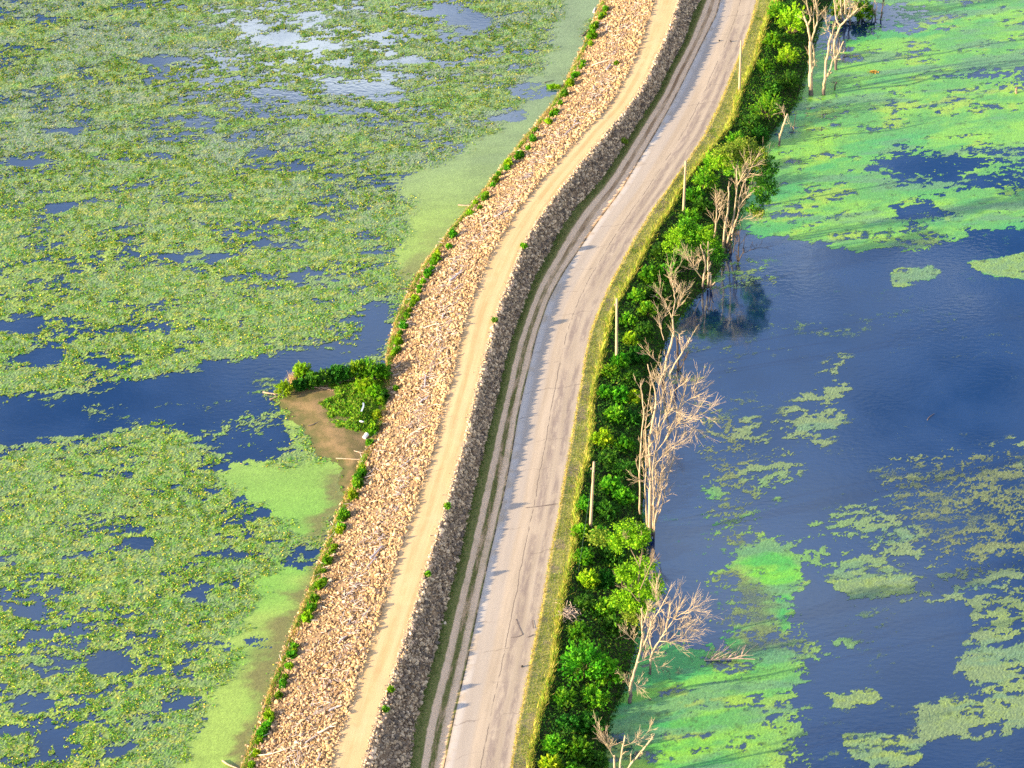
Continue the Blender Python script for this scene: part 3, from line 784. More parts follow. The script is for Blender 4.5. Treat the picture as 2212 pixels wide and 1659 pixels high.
boulders(bm2, 'C', 'D', 150, "large grey brown stone on the shaded road side slope of the levee", "large stones on the road slope", .25, .98)

# tangled stick debris
n = 2600
Yr = rng.uniform(ylo, yhi, n); band = rng.random(n) < .65
tr_ = np.where(band, np.clip(rng.normal(.66, .09, n) + .08 * np.sin(Yr * .21), .05, .97), rng.uniform(0.0, .95, n))
Xr = lx('A', Yr) + (lx('B', Yr) - lx('A', Yr)) * tr_
an = rng.normal(0.9, 1.0, n); ln = .35 + .9 * rng.random(n) ** 2
d = np.stack([np.cos(an), np.sin(an), np.zeros(n)], -1)
p0 = np.stack([Xr, Yr, ground_z(Xr, Yr) + .24 + .10 * rng.random(n)], -1)
E = p0 + d * ln[:, None]; E[:, 2] = ground_z(E[:, 0], E[:, 1]) + .22 + .2 * rng.random(n)
lines = [((p0[i], E[i]), (.025 + .02 * rng.random(), .02)) for i in range(n)]
V, F = tubes(lines, 4)
pl = np.array([(.34, .30, .32), (.50, .45, .44), (.26, .21, .21), (.66, .56, .44)])
cc = np.repeat(pl[rng.choice(4, n, p=[.35, .3, .2, .15])], 4 * 2 + 2, axis=0)
tag(link("debris", mesh_np("debris", V, F, cc), DRIFT_MAT), "grey tangle of dead sticks strewn across the stony lake slope", "debris", kind='stuff')

def log_mesh(L, r, colr, forks=1):
    ln = [(spline([(-L / 2, 0, 0), (-L * .1, rng.normal(0, .05) * L, .03), (L / 2, rng.normal(0, .04) * L, 0)], 7), np.linspace(r, r * .55, 7))]
    for k in range(forks):
        x0 = L * random.uniform(-.1, .35); s = random.choice((-1, 1)); l2 = L * random.uniform(.18, .35)
        ln.append((spline([(x0, 0, 0), (x0 + l2 * .5, s * l2 * .4, .08), (x0 + l2, s * l2 * .7, .1)], 5), np.linspace(r * .5, r * .22, 5)))
    V, F = tubes(ln, 6)
    return mesh_np("log", V, F, np.repeat([colr], len(V), axis=0))
def put_log(px, py, z, L, r, ang, colr, label, group=None, forks=1, name="driftwood_log", tilt=0.0):
    p = onz(px, py, z)
    if z > .5:     # rest on the slope
        for _ in range(6):
            z = float(ground_z(p[0], p[1])) + .18 + r; p = onz(px, py, z)
    o = link(name, log_mesh(L, r, colr, forks), DRIFT_MAT)
    o.location = (p[0], p[1], z)
    dx = math.cos(ang); e = .8
    sl = (float(ground_z(p[0] + dx * e, p[1] + math.sin(ang) * e)) - float(ground_z(p[0] - dx * e, p[1] - math.sin(ang) * e))) / (2 * e) if z > .5 else tilt
    o.rotation_euler = (0, -math.atan(sl), ang)
    return tag(o, label, "driftwood", group)
GREY_W = (.40, .36, .38); PALE_W = (.66, .55, .42); DARK_W = (.16, .13, .12)
lit_drift = Z2([(1830, 160), (1690, 175), (1610, 535), (1540, 665), (1490, 740), (1210, 1075), (1090, 1270), (1035, 1310)]) + \
        Z5([(770, 230), (710, 350), (680, 410), (565, 925), (470, 1190), (460, 1310), (405, 1590), (640, 560)]) + \
        Z8([(300, 240), (245, 390), (160, 640), (110, 750), (210, 700), (20, 1040), (60, 870)]) + Z7([(2170, 560), (2140, 750), (2060, 1290), (1960, 1590), (2000, 1420), (1920, 1480)])
for i, (a, b) in enumerate(lit_drift):
    put_log(a, b, 2.0, random.uniform(1.0, 2.1), random.uniform(.07, .13), random.uniform(.2, 1.5), GREY_W if i % 3 else PALE_W,
            "weathered grey driftwood log lying on the stony lake slope", "driftwood logs on the levee slope")
for (a, b), L, r, an, cw, lab in (
        (Z2([(1650, 385)])[0], 2.6, .10, .15, PALE_W, "pale forked driftwood limb near the upper end of the stony lake slope"),
        (Z2([(1700, 412)])[0], 1.4, .16, 1.1, GREY_W, "short grey stump of driftwood just below the track, upper slope"),
        (Z2([(1425, 740)])[0], 3.0, .06, .6, DARK_W, "long thin dark branch lying across the slope below the first bend"),
        (Z2([(1470, 790)])[0], 3.6, .10, 1.05, GREY_W, "longest grey driftwood trunk lying up the slope at the first bend"),
        (Z5([(760, 160)])[0], 2.6, .17, .95, GREY_W, "thick grey driftwood trunk on the slope beside the green shallows"),
        (Z5([(610, 470)])[0], 2.0, .08, .1, PALE_W, "pale straight stick lying level on the slope above the mud spit"),
        (Z5([(575, 810)])[0], 2.6, .10, 1.5, GREY_W, "grey driftwood pole lying straight up the slope beside the mud spit"),
        (Z5([(530, 1110)])[0], 2.2, .10, .5, PALE_W, "pale tan driftwood stick on the slope below the mud spit"),
        (Z8([(270, 330)])[0], 2.2, .17, 1.0, GREY_W, "thick silvery driftwood stump near the track, lower half of the levee"),
        (Z8([(70, 500)])[0], 4.0, .07, .6, DARK_W, "long dark bare branch lying diagonally on the lower lake slope"),
        (Z7([(2000, 1020)])[0], 3.6, .07, .7, DARK_W, "dark slanting branch low on the lake slope above green weeds"),
        (Z7([(1700, 1550)])[0], 4.2, .07, .03, PALE_W, "long pale stick lying level across the stones near the bottom")):
    put_log(a, b, 2.0, L, r, an, cw, lab)
# sticks at the water's edge and on the mud
for (a, b), z, L, r, an, cw, lab in (
        (R4([(95, 567)])[0], .10, 2.0, .11, -.25, (.46, .33, .22), "pale log lying in the water at the tip of the mud spit"),
        (R4([(150, 615)])[0], .08, 1.5, .10, .6, (.5, .35, .2), "short tan log across the foot of the round lime bush on the spit"),
        (R4([(660, 505)])[0], .30, 3.0, .08, -.05, (.5, .36, .24), "brown pole lying along the foot of the dark hedge on the spit"),
        (R4([(740, 520)])[0], .30, 2.2, .06, -.4, (.42, .28, .18), "thin brown stick on the mud between hedge and weeds"),
        (R4([(615, 930)])[0], .22, 1.7, .05, .6, DARK_W, "thin dark twig lying on the bare mud of the spit"),
        (R4([(1060, 1362)])[0], .20, 3.6, .08, -.12, (.50, .37, .25), "long pale bare stick reaching from the stones onto the mud"),
        (R4([(1160, 1270)])[0], .22, 1.4, .05, -.3, (.7, .52, .38), "short pale stick on the mud above the long one"),
        (Z2([(1612, 62)])[0], .10, 1.5, .16, 1.4, (.75, .72, .70), "pale grey log floating in green shallows near the top"),
        (Z2([(1552, 205)])[0], .12, 1.8, .12, 1.1, DARK_W, "dark log with twigs at the waterline of the upper shore"),
        (Z2([(1335, 500)])[0], .08, 1.6, .06, .5, DARK_W, "thin dark branch afloat beside the small green islet"),
        (Z2([(835, 1262)])[0], .12, 2.6, .10, -.05, (.5, .36, .25), "brown log lying at the waterline below the first bend"),
        (Z5([(470, 245)])[0], .10, 2.0, .08, .05, DARK_W, "dark log in the green shallows above the blue channel"),
        (Z7([(2050, 120)])[0], .08, 1.6, .05, .9, DARK_W, "thin dark stick in brown shallows below the mud spit"),
        (Z7([(1770, 910)])[0], .12, 1.6, .06, 1.3, (.3, .2, .14), "brown upright stick at the lower lake waterline"),
        (Z7([(1420, 1640)])[0], .10, 2.2, .10, -.6, (.55, .38, .26), "brown log in the green shallows at the bottom edge"),
        (Z6([(1640, 1030)])[0], .06, 1.6, .05, .9, DARK_W, "small dark twig drifting alone on the open blue water"),
        (Z3([(1150, 345)])[0], .08, 2.4, .06, .1, DARK_W, "thin dark branch afloat beside the tall bare trunks")):
    put_log(a, b, z, L, r, an, cw, lab, forks=1 if L > 1.7 else 0)

# ------------------------------------------------------------------ grass and low growth
def blades(X, Y, Zb, h, w, c):
    n = len(X)
    an = rng.uniform(0, math.pi, n); lean = rng.normal(0, .35, (n, 2))
    base = np.stack([X, Y, Zb], -1); side = np.stack([np.cos(an), np.sin(an), np.zeros(n)], -1) * (w[:, None] * .5)
    tip = base + np.stack([lean[:, 0] * h, lean[:, 1] * h, h], -1)
    V = np.stack([base - side, base + side, tip], 1).reshape(-1, 3)
    return V, np.arange(3 * n).reshape(-1, 3), np.repeat(c, 3, axis=0)
def grass_strip(k0, k1, tfun, n, h, w, pal, probs):
    Y = rng.uniform(-84, 118, n); t_ = tfun(n, Y)
    X = lx(k0, Y) + (lx(k1, Y) - lx(k0, Y)) * t_
    m = fbm(X * .5, Y * .5, 91)
    pal = np.array(pal); c = pal[rng.choice(len(pal), n, p=probs)] * (.75 + .5 * rng.random((n, 1)))
    hh = h[0] + (h[1] - h[0]) * rng.random(n) * np.clip(m * 2, .4, 1.5)
    return blades(X, Y, ground_z(X, Y) - .02, hh, np.full(n, w) * (.7 + .6 * rng.random(n)), c)
YEL = [(0.52, 0.44, 0.09), (0.42, 0.42, 0.06), (0.58, 0.45, 0.15), (0.22, 0.36, 0.03)]
bits = [grass_strip('G', 'H', lambda n, Y: rng.uniform(.12, .8, n), 26000, (.06, .2), .07, [(0.28, 0.32, 0.05), (0.42, 0.38, 0.11), (0.18, 0.27, 0.03)], [.4, .3, .3]),
        grass_strip('G', 'H', lambda n, Y: rng.normal(.01, .05, n) - .07 * sstep(.55, .8, fbm(Y * .4, Y * 0, 151)) * rng.random(n), 12000, (.08, .28), .07, YEL, [.4, .2, .3, .1]),
        grass_strip('G', 'H', lambda n, Y: 1.0 + rng.normal(0, .10, n) + .10 * np.sin(Y * .33) + .10 * (fbm(Y * .5, Y * 0, 161) - .5), 15000, (.3, .95), .08, YEL, [.22, .24, .12, .42]),
        grass_strip('D', 'F', lambda n, Y: np.abs(rng.normal(0.10, .09, n)), 17000, (.05, .22), .07, [(0.06, 0.14, 0.02), (0.10, 0.18, 0.03), (0.22, 0.20, 0.07)], [.4, .4, .2]),
        grass_strip('D', 'F', lambda n, Y: np.where(Y < 10 + rng.normal(0, 12, n), rng.normal(.66, .07, n), rng.normal(.2, .06, n)), 12000, (.04, .16), .06, [(0.10, 0.15, 0.03), (0.25, 0.22, 0.08), (0.34, 0.27, 0.12)], [.35, .4, .25]),
        grass_strip('A', 'B', lambda n, Y: .045 + rng.normal(0, .016, n) + np.where(fbm(Y * .55, Y * 0, 171) + .25 * rng.random(n) > .62, 0, -.3), 26000, (.2, .6), .09, [(0.07, 0.28, 0.01), (0.14, 0.36, 0.015), (0.26, 0.34, 0.04)], [.45, .4, .15]),
        grass_strip('A', 'B', lambda n, Y: np.abs(rng.normal(.025, .04, n)), 42000, (.12, .5), .08, [(0.55, 0.36, 0.13), (0.42, 0.30, 0.10), (0.10, 0.22, 0.02), (0.6, 0.45, 0.22)], [.35, .25, .2, .2])]
VV = []; FF = []; CC = []; b0 = 0
for V, F, c in bits:
    VV.append(V); FF.append(F + b0); CC.append(c); b0 += len(V)
tag(link("grass", mesh_np("grass", np.vstack(VV), np.vstack(FF), np.vstack(CC)), GRASS_MAT), "yellow green grass on the verges, ditch and lake shore", "grass", kind='stuff')

GREENS = {'lime': [(0.20, 0.42, 0.010), (0.28, 0.48, 0.016), (0.13, 0.34, 0.008)],
          'mid': [(0.085, 0.30, 0.010), (0.16, 0.38, 0.012), (0.05, 0.22, 0.008)],
          'dark': [(0.035, 0.16, 0.012), (0.06, 0.21, 0.012), (0.022, 0.11, 0.010)],
          'olive': [(0.20, 0.29, 0.025), (0.28, 0.34, 0.04), (0.13, 0.23, 0.018)]}
# low leafy growth over the bank
n = 60000
Y = rng.uniform(-84, 118, n); tt = rng.beta(1.15, 1.15, n) * 1.06
X = lx('H', Y) + (lx('I', Y) - lx('H', Y)) * tt
hh = (.15 + 1.25 * np.clip(fbm(X * .45, Y * .45, 95, 3) - .28, 0, 1) * 1.8 * np.sin(np.clip(tt, .05, .95) * math.pi)) * rng.random(n) ** .5
P = np.stack([X, Y, np.maximum(ground_z(X, Y), 0) + hh], -1)
nr = unit(np.stack([rng.normal(-.3, .6, n), rng.normal(-.2, .6, n), np.ones(n)], -1)); ax = np.cross(nr, rng.normal(0, 1, (n, 3)))
pal = np.array(GREENS['mid'] + GREENS['dark'] + GREENS['olive']) * .6  # greens darkened to put shade between the bushes into the colour
m2 = fbm(X * .25, Y * .25, 97, 3)
ci = np.where(rng.random(n) < np.clip((m2 - .3) * 2, .15, .85), rng.integers(0, 3, n), rng.integers(3, 6, n))
ci = np.where(rng.random(n) < .08, rng.integers(6, 9, n), ci)
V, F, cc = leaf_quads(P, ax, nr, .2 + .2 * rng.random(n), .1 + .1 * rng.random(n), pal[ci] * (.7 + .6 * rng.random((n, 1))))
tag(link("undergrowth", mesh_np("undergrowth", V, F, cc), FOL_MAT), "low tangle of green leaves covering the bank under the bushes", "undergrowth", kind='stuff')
# weeds on the spit
n = 26000
lo = WEEDS.min(0); hi = WEEDS.max(0)
X = rng.uniform(lo[0], hi[0], n); Y = rng.uniform(lo[1], hi[1], n)
sdw = poly_sd(WEEDS, X, Y) + (fbm(X * .7, Y * .7, 99) - .5) * 1.6
k = sdw > 0; X, Y, sdw = X[k], Y[k], sdw[k]; n = len(X)
hh = (.12 + .9 * np.clip(fbm(X * .7, Y * .7, 101, 3) - .25, 0, 1)) * np.clip(sdw, .2, 1) * rng.random(n) ** .5
P = np.stack([X, Y, .15 + hh], -1)
nr = unit(np.stack([rng.normal(-.3, .6, n), rng.normal(-.2, .6, n), np.ones(n)], -1)); ax = np.cross(nr, rng.normal(0, 1, (n, 3)))
pal = np.array(GREENS['lime'] + GREENS['mid'] + GREENS['olive'])
V, F, cc = leaf_quads(P, ax, nr, .2 + .22 * rng.random(n), .1 + .12 * rng.random(n), pal[rng.integers(0, 9, n)] * (.6 + .6 * rng.random((n, 1))))
tag(link("weeds", mesh_np("weeds", V, F, cc), FOL_MAT), "knee high green weeds growing over the mud spit", "weeds", kind='stuff')

# ------------------------------------------------------------------ shrubs and trees
def shrub_parts(r, h, pal, density=1.0, squash=1.0):
    S_ = int((30 + 36 * r) * density); K = 15
    az = rng.uniform(0, 2 * math.pi, S_); el = np.arcsin(rng.uniform(.02, 1, S_))
    ln = rng.uniform(.72, 1.08, S_)
    tip = np.stack([np.cos(az) * np.cos(el) * r * ln, np.sin(az) * np.cos(el) * r * ln * squash, h * (.18 + .82 * np.sin(el)) * ln], -1)
    t_ = rng.uniform(.38, 1.0, (S_, K))
    base = np.stack([np.cos(az) * r * .12, np.sin(az) * r * .12, np.zeros(S_)], -1)
    P = base[:, None] * (1 - t_)[..., None] + tip[:, None] * t_[..., None]
    P[..., 2] += (h * .16 * np.sin(t_ * math.pi))
    dirs = unit(tip - base)[:, None] + rng.normal(0, .6, (S_, K, 3))
    P = (P + rng.normal(0, .07, P.shape)).reshape(-1, 3); P[:, 2] = np.maximum(P[:, 2], .03)
    nrm = unit(rng.normal(0, .6, P.shape) + np.array([-.15, -.2, .8]))
    pal = np.array(pal) * rng.uniform(.8, 1.2) * np.array([rng.uniform(.7, 1.5), 1, 1])
    lsz = rng.uniform(.8, 1.3)
    cs = pal[rng.integers(0, len(pal), S_)] * (.75 + .5 * rng.random((S_, 1)))
    cc = (np.repeat(cs, K, 0) * (.85 + .3 * rng.random((S_ * K, 1))))
    n = len(P)
    fol = leaf_quads(P, dirs.reshape(-1, 3), nrm, lsz * (.24 + .24 * rng.random(n)), lsz * (.09 + .12 * rng.random(n)), cc)
    st = [(np.array([base[i], base[i] * .5 + tip[i] * .5 + (0, 0, h * .14), tip[i] * .95]), np.array([.03, .02, .008])) for i in range(0, S_, 5)]
    return fol, tubes(st, 4)
def add_shrub(p, r, h, kind, label, group=None, name="shrub", density=1.0, cat="shrub", squash=1.0):
    e = thing(name, p, label, cat, group)
    fol, st = shrub_parts(r, h, GREENS[kind], density, squash)
    link("foliage", mesh_np("foliage", *fol), FOL_MAT, e)
    link("stem", mesh_np("stem", *st), STEM_MAT, e)
    return e
def bush_at(px, py, r, h, kind, label, group=None, **kw):
    z = 0.8
    for _ in range(6):
        p = onz(px, py, z + h * .5); z = max(0.0, float(ground_z(p[0], p[1])))
    p = onz(px, py, z + h * .5)
    return add_shrub((p[0], p[1], z - .03), r, h, kind, label, group, **kw)
BG = "bushes along the bank right of the road"
for b in (
    (1712, 40, 2.6, 5.0, 'lime', "tall lime green bush at the top edge left of the bare trunks"),
    (1680, 20, 1.8, 3.0, 'mid', "green bush at the top edge beside the yellow grass"),
    (1668, 85, 1.6, 2.4, 'mid', "green bush below the lime one beside yellow grass, top of the bank"),
    (1702, 118, 2.0, 3.2, 'lime', "bright bush leaning towards the tall pale trunk near the top"),
    (1705, 172, 2.1, 2.6, 'dark', "dark green bush in front of the tall pale trunk"),
    (1652, 140, 1.5, 2.0, 'mid', "small green bush beside the topmost utility pole"),
    (1668, 190, 1.6, 2.2, 'dark', "dark bush between the topmost pole and the large spreading bush"),
    (1655, 228, 2.9, 4.4, 'mid', "large spreading dark leaved bush overhanging the green film"),
    (1622, 262, 1.7, 2.2, 'dark', "low dark bush left of the broken leaning snag"),
    (1640, 288, 1.7, 2.0, 'dark', "low dark bush just behind the broken leaning snag"),
    (1590, 300, 1.6, 2.0, 'mid', "green bush between yellow grass and the leafy yellow green tree"),
    (1540, 348, 1.7, 2.8, 'lime', "upright bright bush left of the leafy tree with grey trunks"),
    (1524, 384, 1.9, 3.4, 'mid', "tall green bush right of the second utility pole"),
    (1500, 418, 1.4, 2.2, 'mid', "green bush close behind the second pole from the top"),
    (1520, 440, 1.5, 2.0, 'dark', "dark bush left of the reddish bare stems"),
    (1492, 466, 1.6, 2.0, 'mid', "green bush at the foot of the second utility pole"),
    (1452, 506, 1.4, 1.8, 'mid', "low bush beside yellow grass below the second pole"),
    (1428, 540, 1.6, 1.9, 'dark', "dark low bush beside the verge where the road straightens"),
    (1466, 560, 1.8, 2.2, 'dark', "dark bush left of the pale three stemmed snag"),
    (1440, 585, 1.6, 2.0, 'mid', "green bush with feathery top above the bare forked tree"),
    (1402, 590, 1.6, 1.8, 'mid', "green bush beside the yellow verge above the middle pole"),
    (1418, 630, 1.6, 1.9, 'dark', "dark green bush left of the bare forked tree top"),
    (1374, 636, 1.4, 1.6, 'mid', "low green bush at the verge just above the middle pole top"),
    (1398, 668, 1.4, 2.0, 'mid', "rounded green bush right of the middle utility pole top"),
    (1358, 690, 1.4, 1.7, 'mid', "green bush touching the middle utility pole on its right"),
    (1390, 710, 1.5, 1.8, 'dark', "dark bush left of the bare tree with grey stump"),
    (1362, 732, 1.2, 1.9, 'lime', "star shaped lime bush right of the middle pole's lower half"),
    (1340, 776, 1.3, 1.4, 'mid', "low bush at the foot of the middle utility pole"),
    (1380, 765, 1.5, 1.6, 'dark', "dark bush between the middle pole and the broken bare trunk"),
    (1318, 800, 1.3, 1.5, 'mid', "green bush at the verge below the middle pole"),
    (1362, 815, 1.5, 1.6, 'dark', "dark bush left of the tall bare tree's broken top"),
    (1308, 845, 1.2, 1.3, 'mid', "low bush bulging over the verge below the middle pole"),
    (1338, 850, 1.4, 1.8, 'mid', "feathery green bush midway between two utility poles"),
    (1368, 856, 1.2, 1.6, 'lime', "small bright bush against the tall bare tree"),
    (1330, 892, 1.5, 1.9, 'mid', "leafy green bush above the round bright bush"),
    (1365, 900, 1.5, 1.6, 'dark', "dark bush behind the left stem of the big bare tree"),
    (1302, 944, 1.4, 1.9, 'lime', "round bright bush on the verge edge above the lower pole"),
    (1348, 958, 1.5, 1.9, 'mid', "spreading green bush left of the big bare tree"),
    (1318, 992, 1.4, 1.5, 'dark', "dark bush right of the lower utility pole's tip"),
    (1350, 1012, 1.6, 1.9, 'dark', "dark bush against the straight stem of the big bare tree"),
    (1320, 1045, 1.5, 1.8, 'mid', "green bush right of the lower utility pole's middle"),
    (1350, 1072, 1.6, 1.9, 'mid', "leafy bush above the lime tree crown"),
    (1262, 1088, 1.2, 1.4, 'mid', "green bush left of the lower utility pole"),
    (1312, 1098, 1.6, 1.7, 'dark', "dark bush right of the lower pole's foot"),
    (1254, 1145, 1.2, 1.4, 'lime', "bright low bush left of the lower pole's foot"),
    (1300, 1158, 1.6, 2.0, 'mid', "green bush between the lower pole's foot and the lime crown"),
    (1325, 1195, 1.5, 1.7, 'dark', "dark bush below the upper lime crown"),
    (1262, 1200, 1.3, 1.4, 'mid', "low green bush below the lower pole on the verge side"),
    (1272, 1250, 1.4, 1.7, 'lime', "feathery yellow green bush left of the lower lime crown"),
    (1310, 1250, 1.5, 1.5, 'dark', "dark bush directly left of the lower lime crown"),
    (1262, 1300, 1.4, 1.4, 'dark', "dark low bush just above the heap of dry brush"),
    (1305, 1310, 1.6, 1.6, 'mid', "green bush between the dry brush heap and the lime crown"),
    (1330, 1350, 1.5, 1.6, 'dark', "dark bush left of the leaning pale dead tree"),
    (1250, 1362, 1.5, 1.7, 'mid', "green bush just below the heap of dry brush"),
    (1262, 1425, 3.0, 4.2, 'mid', "largest rounded green bush, left of the leaning pale dead tree"),
    (1312, 1450, 2.0, 2.6, 'mid', "green bush filling the gap beside the leaning dead tree's foot"),
    (1285, 1505, 1.9, 2.2, 'mid', "green bush at the lower edge of the largest bush"),
    (1220, 1505, 1.5, 1.6, 'mid', "low green bush on the verge left of the largest bush"),
    (1228, 1560, 1.5, 1.5, 'dark', "dark low bush below the largest bush on the verge side"),
    (1275, 1560, 1.7, 1.7, 'dark', "dark bush at the water side below the largest bush"),
    (1200, 1606, 1.5, 1.6, 'mid', "green bush beside yellow grass near the bottom edge"),
    (1250, 1615, 1.7, 1.9, 'mid', "leafy bush near the bottom edge left of the broken branches"),
    (1290, 1640, 1.4, 1.5, 'dark', "dark bush behind the broken branches at the bottom edge"),
    (1190, 1652, 1.3, 1.8, 'lime', "feathery lime bush at the bottom edge beside the verge"),
    (1235, 1668, 1.6, 1.8, 'mid', "green bush cut by the bottom edge of the photo"),
    (1815, 18, 1.6, 3.4, 'mid', "dense dark green bush in the water at the top edge"),
    (1862, 20, 2.2, 3.2, 'mid', "green bush standing in water behind the three slim trunks"),
):
    bush_at(*b[:5], b[5], BG)

# bushes on the spit
SG = "bushes on the mud spit"
for (cx, cy), r, h, kind, lab in (
        (R4([(470, 290)])[0], 1.3, 2.5, 'lime', "taller lime green round bush near the tip of the spit"),
        (R4([(250, 500)])[0], 1.25, 1.9, 'lime', "lower round lime bush at the very tip of the spit"),
        (R4([(430, 460)])[0], 1.1, 1.5, 'dark', "dark bush tucked between the two lime bushes on the spit"),
        (R4([(600, 400)])[0], 1.2, 2.1, 'dark', "dark hedge bush right beside the taller lime bush"),  # hedge darkness is shade, put into the leaf greens
        (R4([(730, 370)])[0], 1.2, 2.2, 'dark', "dark hedge bush, second along from the lime bush on the spit"),
        (R4([(860, 340)])[0], 1.2, 2.3, 'dark', "dark hedge bush in the middle of the spit's hedge"),
        (R4([(960, 320)])[0], 1.1, 2.5, 'dark', "dark hedge bush just left of the large mid green bush"),
        (R4([(1130, 280)])[0], 1.4, 2.7, 'mid', "large upright green bush, left one at the levee end of the hedge"),
        (R4([(1280, 275)])[0], 1.6, 2.8, 'mid', "broad green bush in the hedge close to the levee stones"),
        (R4([(1420, 300)])[0], 1.2, 2.0, 'mid', "green bush where the spit's hedge meets the levee stones"),
        (R4([(1230, 470)])[0], 1.4, 1.5, 'lime', "bright green bush in front of the broad hedge bush"),
        (R4([(1330, 540)])[0], 1.2, 1.4, 'lime', "bright bush beside the levee stones above the white scrap"),
        (R4([(1430, 590)])[0], 0.9, 1.0, 'dark', "small dark bush tight against the levee stones on the spit")):
    p = onz(cx, cy, .15 + h * .5)
    add_shrub((p[0], p[1], .1), r, h, kind, lab, SG, density=1.35)
# straw coloured reeds between the two lime bushes
p = onz(*R4([(370, 395)])[0], .5)
n = 260
Xg = p[0] + rng.normal(0, .35, n); Yg = p[1] + rng.normal(0, .3, n)
V, F, c = blades(Xg, Yg, np.full(n, .08), .7 + .6 * rng.random(n), np.full(n, .06), np.array([(.62, .45, .22)]) * (.8 + .4 * rng.random((n, 1))))
tag(link("dry_reeds", mesh_np("dry_reeds", V, F, c), GRASS_MAT), "tuft of straw coloured reeds between the two lime bushes", "reeds")

# green weed clumps along the lake waterline
cl = Z2([(1680, 50), (1650, 110), (1610, 170), (1600, 230), (1545, 385), (1500, 460), (1460, 520), (1430, 580), (1375, 700), (1330, 750), (1235, 860), (1150, 965), (1085, 1010), (1005, 1110), (940, 1220), (850, 1310), (745, 1450), (635, 1590)]) + \
     Z5([(640, 60), (590, 150), (540, 235), (510, 315), (460, 410), (440, 480), (410, 575), (400, 620), (300, 945), (275, 1030), (250, 1110), (230, 1190), (185, 1370), (160, 1412), (155, 1450), (130, 1520), (75, 1640)]) + \
     Z7([(2110, 120), (2090, 200), (2040, 330), (2010, 390), (1970, 540), (1940, 620), (1910, 680), (1890, 740), (1812, 915), (1795, 965), (1780, 1030), (1740, 1140), (1715, 1210), (1655, 1340), (1640, 1400), (1610, 1450), (1575, 1570), (1550, 1640)])
cl0 = list(cl)
for a, b in cl0:
    for _ in range(2 if b < 1000 else 1):
        k_ = random.uniform(-26, 26); cl.append((a - k_ * .42 + random.uniform(-3, 3), b + k_))
for i, (a, b) in enumerate(cl):
    p = onz(a, b, .7); z = float(ground_z(p[0], p[1])); p = onz(a, b, max(z, 0) + .3)
    s = random.uniform(.4, .8) if i < len(cl0) else random.uniform(.25, .5)
    if i in (3, 28, 44): s *= 1.3
    add_shrub((p[0], p[1], max(0, float(ground_z(p[0], p[1])))), s * .85, s * 1.5, 'mid' if i % 3 else 'lime', "small green weed clump rooted at the stony lake waterline", "weed clumps along the lake waterline", name="weed_clump", cat="weed clump", density=.8)
p = onz(*Z2([(1365, 535)])[0], .1)
add_shrub((p[0], p[1], .02), 1.2, .45, 'lime', "low bright green plant islet just off the upper lake shore", name="plant_islet", cat="islet plant", squash=.45)
for (a, b), s, lab in ((Z2([(1795, 875)])[0], .7, "yellow green tuft with reddish edge on the dark stones at the bend"), (Z2([(1180, 1515)])[0], .55, "green tuft on top of the dark stones above the middle of the levee"),
                       (Z5([(1000, 440)])[0], .45, "small olive tuft on the track's right edge, middle of the levee"), (Z8([(712, 52)])[0], .5, "bright tuft on the dark stones beside the track, lower half"),
                       (Z8([(362, 1180)])[0], .4, "pale green tuft at the track's right edge near the bottom"), (Z8([(328, 1300)])[0], .5, "lowest green tuft at the track's right edge"), (Z8([(588, 470)])[0], .35, "tiny tuft at the track's right edge, lower third"),
                       (Z5([(390, 858)])[0], .35, "tiny green tuft alone among the stones beside the spit"), (Z2([(1750, 390)])[0], .4, "tiny green tuft among the stones of the upper slope")):
    z = 2.4
    for _ in range(5):
        p = onz(a, b, z + .2); z = float(ground_z(p[0], p[1]))
    add_shrub((p[0], p[1], z + .1), s * .75, s * .85, 'olive' if 'olive' in lab or 'yellow' in lab else 'mid', lab, name="grass_tuft", cat="tuft", density=.8)
# brush heap on the verge
p = onz(*Z8([(1455, 705)])[0], 1.5)
ln = []
for i in range(110):
    q = np.array([rng.normal(0, .55), rng.normal(0, .6), abs(rng.normal(.2, .18))]); d = unit(rng.normal(0, 1, 3) * np.array([1, 1, .35])) * random.uniform(.3, .7)
    ln.append(((q - d, q + d), (.035, .02)))
V, F = tubes(ln, 4)
tag(link("brush_heap", mesh_np("brush_heap", V, F, np.repeat([(.42, .33, .27)], len(V), 0)), DRIFT_MAT), "round heap of dry grey brown brush on the yellow verge", "brush heap").location = (p[0], p[1], 1.25)

